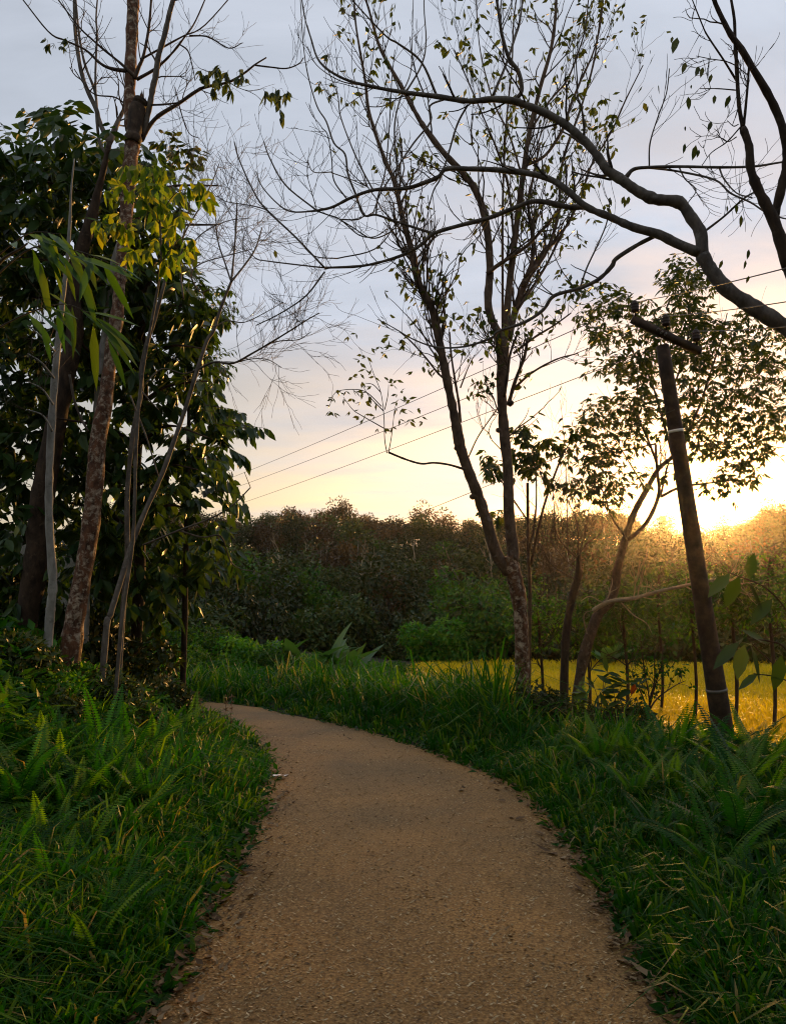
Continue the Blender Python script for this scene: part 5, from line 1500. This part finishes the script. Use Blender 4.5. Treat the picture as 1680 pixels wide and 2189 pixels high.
# broad leaved shrub with one red leaf
T = Tree('shrub', base_of(1300, 1540, 8.9), 'broad leaved dark shrub with a red leaf beside the tall fern', 'shrub', bark='bark_dark', leaf='leaf_broad')
for (x, y) in [(985, 360), (1040, 350), (930, 400), (880, 440), (940, 330), (1070, 360), (1000, 420), (1050, 470), (900, 380), (960, 470), (860, 400), (1020, 390), (900, 480), (960, 300), (1110, 360)]:
    q = at(*Z(8, [(x, y + 20)])[0], 8.9 + rng.uniform(-.25, .25)); b = T.o + np.array([rng.uniform(-.2, .2), rng.uniform(-.1, .1), 0])
    T.tw.tube([b, (b + q) / 2 + [0, 0, .05], q], [.008, .006, .003], 4, cap=False)
    m_ = 3; A = unit(np.c_[rng.uniform(-1, 1, m_), rng.uniform(-.5, .5, m_), rng.uniform(-.3, .5, m_)])
    T.add_leaves(np.repeat(q[None], m_, 0), A, rng.standard_normal((m_, 3)) * .4 + [0, -.4, 1.], .17 + .07 * rng.random(m_), .07)
me = unit_leaf('leaf_red', .5)
q = at(*Z(8, [(1095, 375)])[0], 8.8); o = link('leaf', me, T.root); o['label'] = 'single orange red leaf'
o.matrix_basis = basis_mats((q - T.o)[None], np.array([[-.3, 0, -1.]]), np.array([[.2, -1., .2]]), [.15])[0]
T.done(80)

# big leaves hanging in at the right edge
T = Tree('shrub', base_of(1720, 1560, 4.6), 'large leaved sapling whose leaves hang before the pole foot', 'shrub', bark='bark_dark', leaf='leaf_broad')
T.limb([(1740, 1620), (1710, 1480), (1680, 1390), (1640, 1370), (1600, 1368)], [4, 3, 2, 1.4], [4.6, 4.5], 'stem', sides=6)
T.limb([(1700, 1450), (1690, 1330), (1640, 1260), (1560, 1225)], [2.4, 1.2], [4.6, 4.6], 'stem', sides=6)
T.limb([(1710, 1480), (1670, 1450), (1610, 1440)], [1.8, 1], [4.6, 4.5], 'stem', sides=6)
for (x0, y0, x1, y1, w) in [(1580, 1372, 1515, 1425, .055), (1590, 1378, 1572, 1450, .06), (1604, 1380, 1640, 1460, .06), (1640, 1375, 1590, 1340, .05), (1560, 1225, 1510, 1270, .05), (1600, 1240, 1640, 1300, .06), (1580, 1232, 1545, 1300, .05), (1650, 1280, 1600, 1330, .06), (1620, 1440, 1570, 1470, .05), (1670, 1400, 1660, 1480, .06), (1600, 1238, 1610, 1180, .04)]:
    p, q = at(x0, y0, 4.5), at(x1, y1, 4.4 + .2 * rng.random())
    T.add_leaves(p[None], (q - p)[None], np.array([[rng.uniform(-.5, .5), -.6, .8]]), np.linalg.norm(q - p), w * 1.75)
T.done(40)

# reddish seed-head grasses at the bend
for k, (x, y) in enumerate([(385, 1545), (400, 1540), (430, 1560), (470, 1570), (488, 1565)]):
    p = gnd(x, y + 20, .1); p[2] = hz(p[0], p[1])
    T = Tree('tall_weed', p, 'reddish dry seed stalk by the path bend on the left', 'weed', 'reddish seed stalks by the bend', bark='bark_rubber', leaf='leaf_dry')
    c, r_ = T.limb(None, [.006, .003], None, 'stalk', sides=5, world=catmull(np.array([p, p + [.03 * rng.normal(), 0, .3], p + [.08 * rng.normal(), 0, .62]]), 4))
    n_ = 26; t_ = rng.integers(4, len(c), n_)
    T.add_leaves(c[t_], rng.standard_normal((n_, 3)) + [0, 0, .8], rng.standard_normal((n_, 3)), .05, .014)
    T.done(0)

# fallen leaves along the path rims
dl_me = [unit_leaf('leaf_dry', .42, .3), unit_leaf('leaf_dry', .36, -.35), unit_leaf('leaf_dry', .5, .1)]
lv = Z(8, [(720, 1205), (755, 1225), (730, 1265), (630, 1065), (670, 1140), (650, 1105), (1060, 1610), (1075, 1660), (955, 1610), (920, 1495), (880, 1455), (830, 1375), (840, 1335), (1090, 1740), (1200, 1800), (560, 1020), (500, 1025), (470, 940), (440, 890), (380, 855), (240, 895), (250, 870), (690, 1190)]) + \
    Z(7, [(985, 1215), (975, 1300), (905, 1440), (1010, 1280), (825, 1620), (770, 1640), (760, 1715), (700, 1740), (850, 1490), (1030, 1180), (1070, 1095), (1130, 1050), (1180, 990), (1195, 900), (1180, 930), (800, 1640), (640, 1760), (1550, 645), (1510, 630), (820, 1600)])
for (x, y) in lv:
    p = gnd(x, y, .035)
    an = rng.uniform(0, 6.28)
    o = tag(link('fallen_leaf', dl_me[rng.integers(3)]), 'brown dry fallen leaf lying at the rim of the path', 'leaf', 'dry leaves along the path rim')
    ro = rng.uniform(-.35, .35)
    o.matrix_basis = basis_mats(p[None], np.array([[math.cos(an), math.sin(an), .08]]), np.array([[ro, ro * .4, 1.]]), [rng.uniform(.06, .12)])[0]

# fine leaf litter and chaff over the path
P = polar(70000, 1.6, 16, .62); P = P[on_path(P, -.02)]
n = len(P); d = np.hypot(P[:, 0], P[:, 1])
edg = np.minimum(-edge_dist(P, EL), edge_dist(P, ER))
a = Acc()
zc = .03 * np.ones(n) + .006
wq = np.clip(edg / 1.0, 0, 1)
an = rng.normal(0, .6, n) + np.where(rng.random(n) < .5, 0, math.pi)
ln = (.008 + .017 * rng.random(n) ** 2) * (1 + .05 * d)
a.leaves(np.c_[P, .016 + .02 * wq * (2 - wq) ], np.c_[np.cos(an), np.sin(an), .15 * rng.random(n)], np.c_[rng.normal(0, .35, n), rng.normal(0, .35, n), np.ones(n)], ln, ln * .38, .2, -.2)
o = link('leaf_litter', a.mesh('leaf_litter', 'leaf_litter')); o['kind'] = 'stuff'
tag(o, 'fine tan leaf scraps scattered over the brown path', 'litter')
# brown litter band at the left rim
P = polar(44000, 1.9, 12, .62); dl = edge_dist(P, EL); dr = -edge_dist(P, ER)
k = ((dl > -.30 * rng.random(len(P)) ** 1.5) & (dl < .1)) | (np.abs(dr) < .09); P = P[k]
n = len(P); an = rng.uniform(0, 6.28, n); ln = .02 + .045 * rng.random(n) ** 2
a = Acc()
a.leaves(np.c_[P, np.maximum(height(P), .02) + .012 * rng.random(n)], np.c_[np.cos(an), np.sin(an), .2 * rng.random(n)], np.c_[rng.normal(0, .4, n), rng.normal(0, .4, n), np.ones(n)], ln, ln * .5, .2, -.2)
o = link('edge_litter', a.mesh('edge_litter', 'leaf_dry')); o['kind'] = 'stuff'
tag(o, 'brown leaf litter gathered along the rims of the path', 'litter')

# scrap of white paper at the left rim
a = Acc(); p = gnd(597, 1660, .03)
xs = np.linspace(-.06, .06, 5); ys = np.linspace(-.035, .035, 4)
V = np.array([[p[0] + x + .01 * rng.normal(), p[1] + y + .006 * rng.normal(), .035 + .016 * rng.random()] for y in ys for x in xs])
a.add(V, [[r * 5 + c, r * 5 + c + 1, r * 5 + c + 6, r * 5 + c + 5] for r in range(3) for c in range(4)]); a.push(V)
tag(link('paper_scrap', a.mesh('paper_scrap', 'paper', p), None, p), 'crumpled white scrap lying at the left rim of the path', 'scrap')

# ------------------------------------------------------------------ haze
zs = [-3.0, 40.0]
a = Acc(); a.box((0, 150, sum(zs) / 2), (425, 0, 0), (0, 275, 0), (0, 0, (zs[1] - zs[0]) / 2))
m, t, o = new_mat('haze_air')
pv = N(t, 'ShaderNodeVolumePrincipled')
pv.inputs['Color'].default_value = (0.97, 0.89, 0.78, 1)
pv.inputs['Density'].default_value = HAZE_DENSITY
pv.inputs['Anisotropy'].default_value = HAZE_G
L(t, pv.outputs[0], o.inputs['Volume'])
hob = link('haze', a.mesh('haze', 'haze_air')); hob['kind'] = 'stuff'
tag(hob, 'thin warm evening haze hanging over the valley and hill', 'haze')
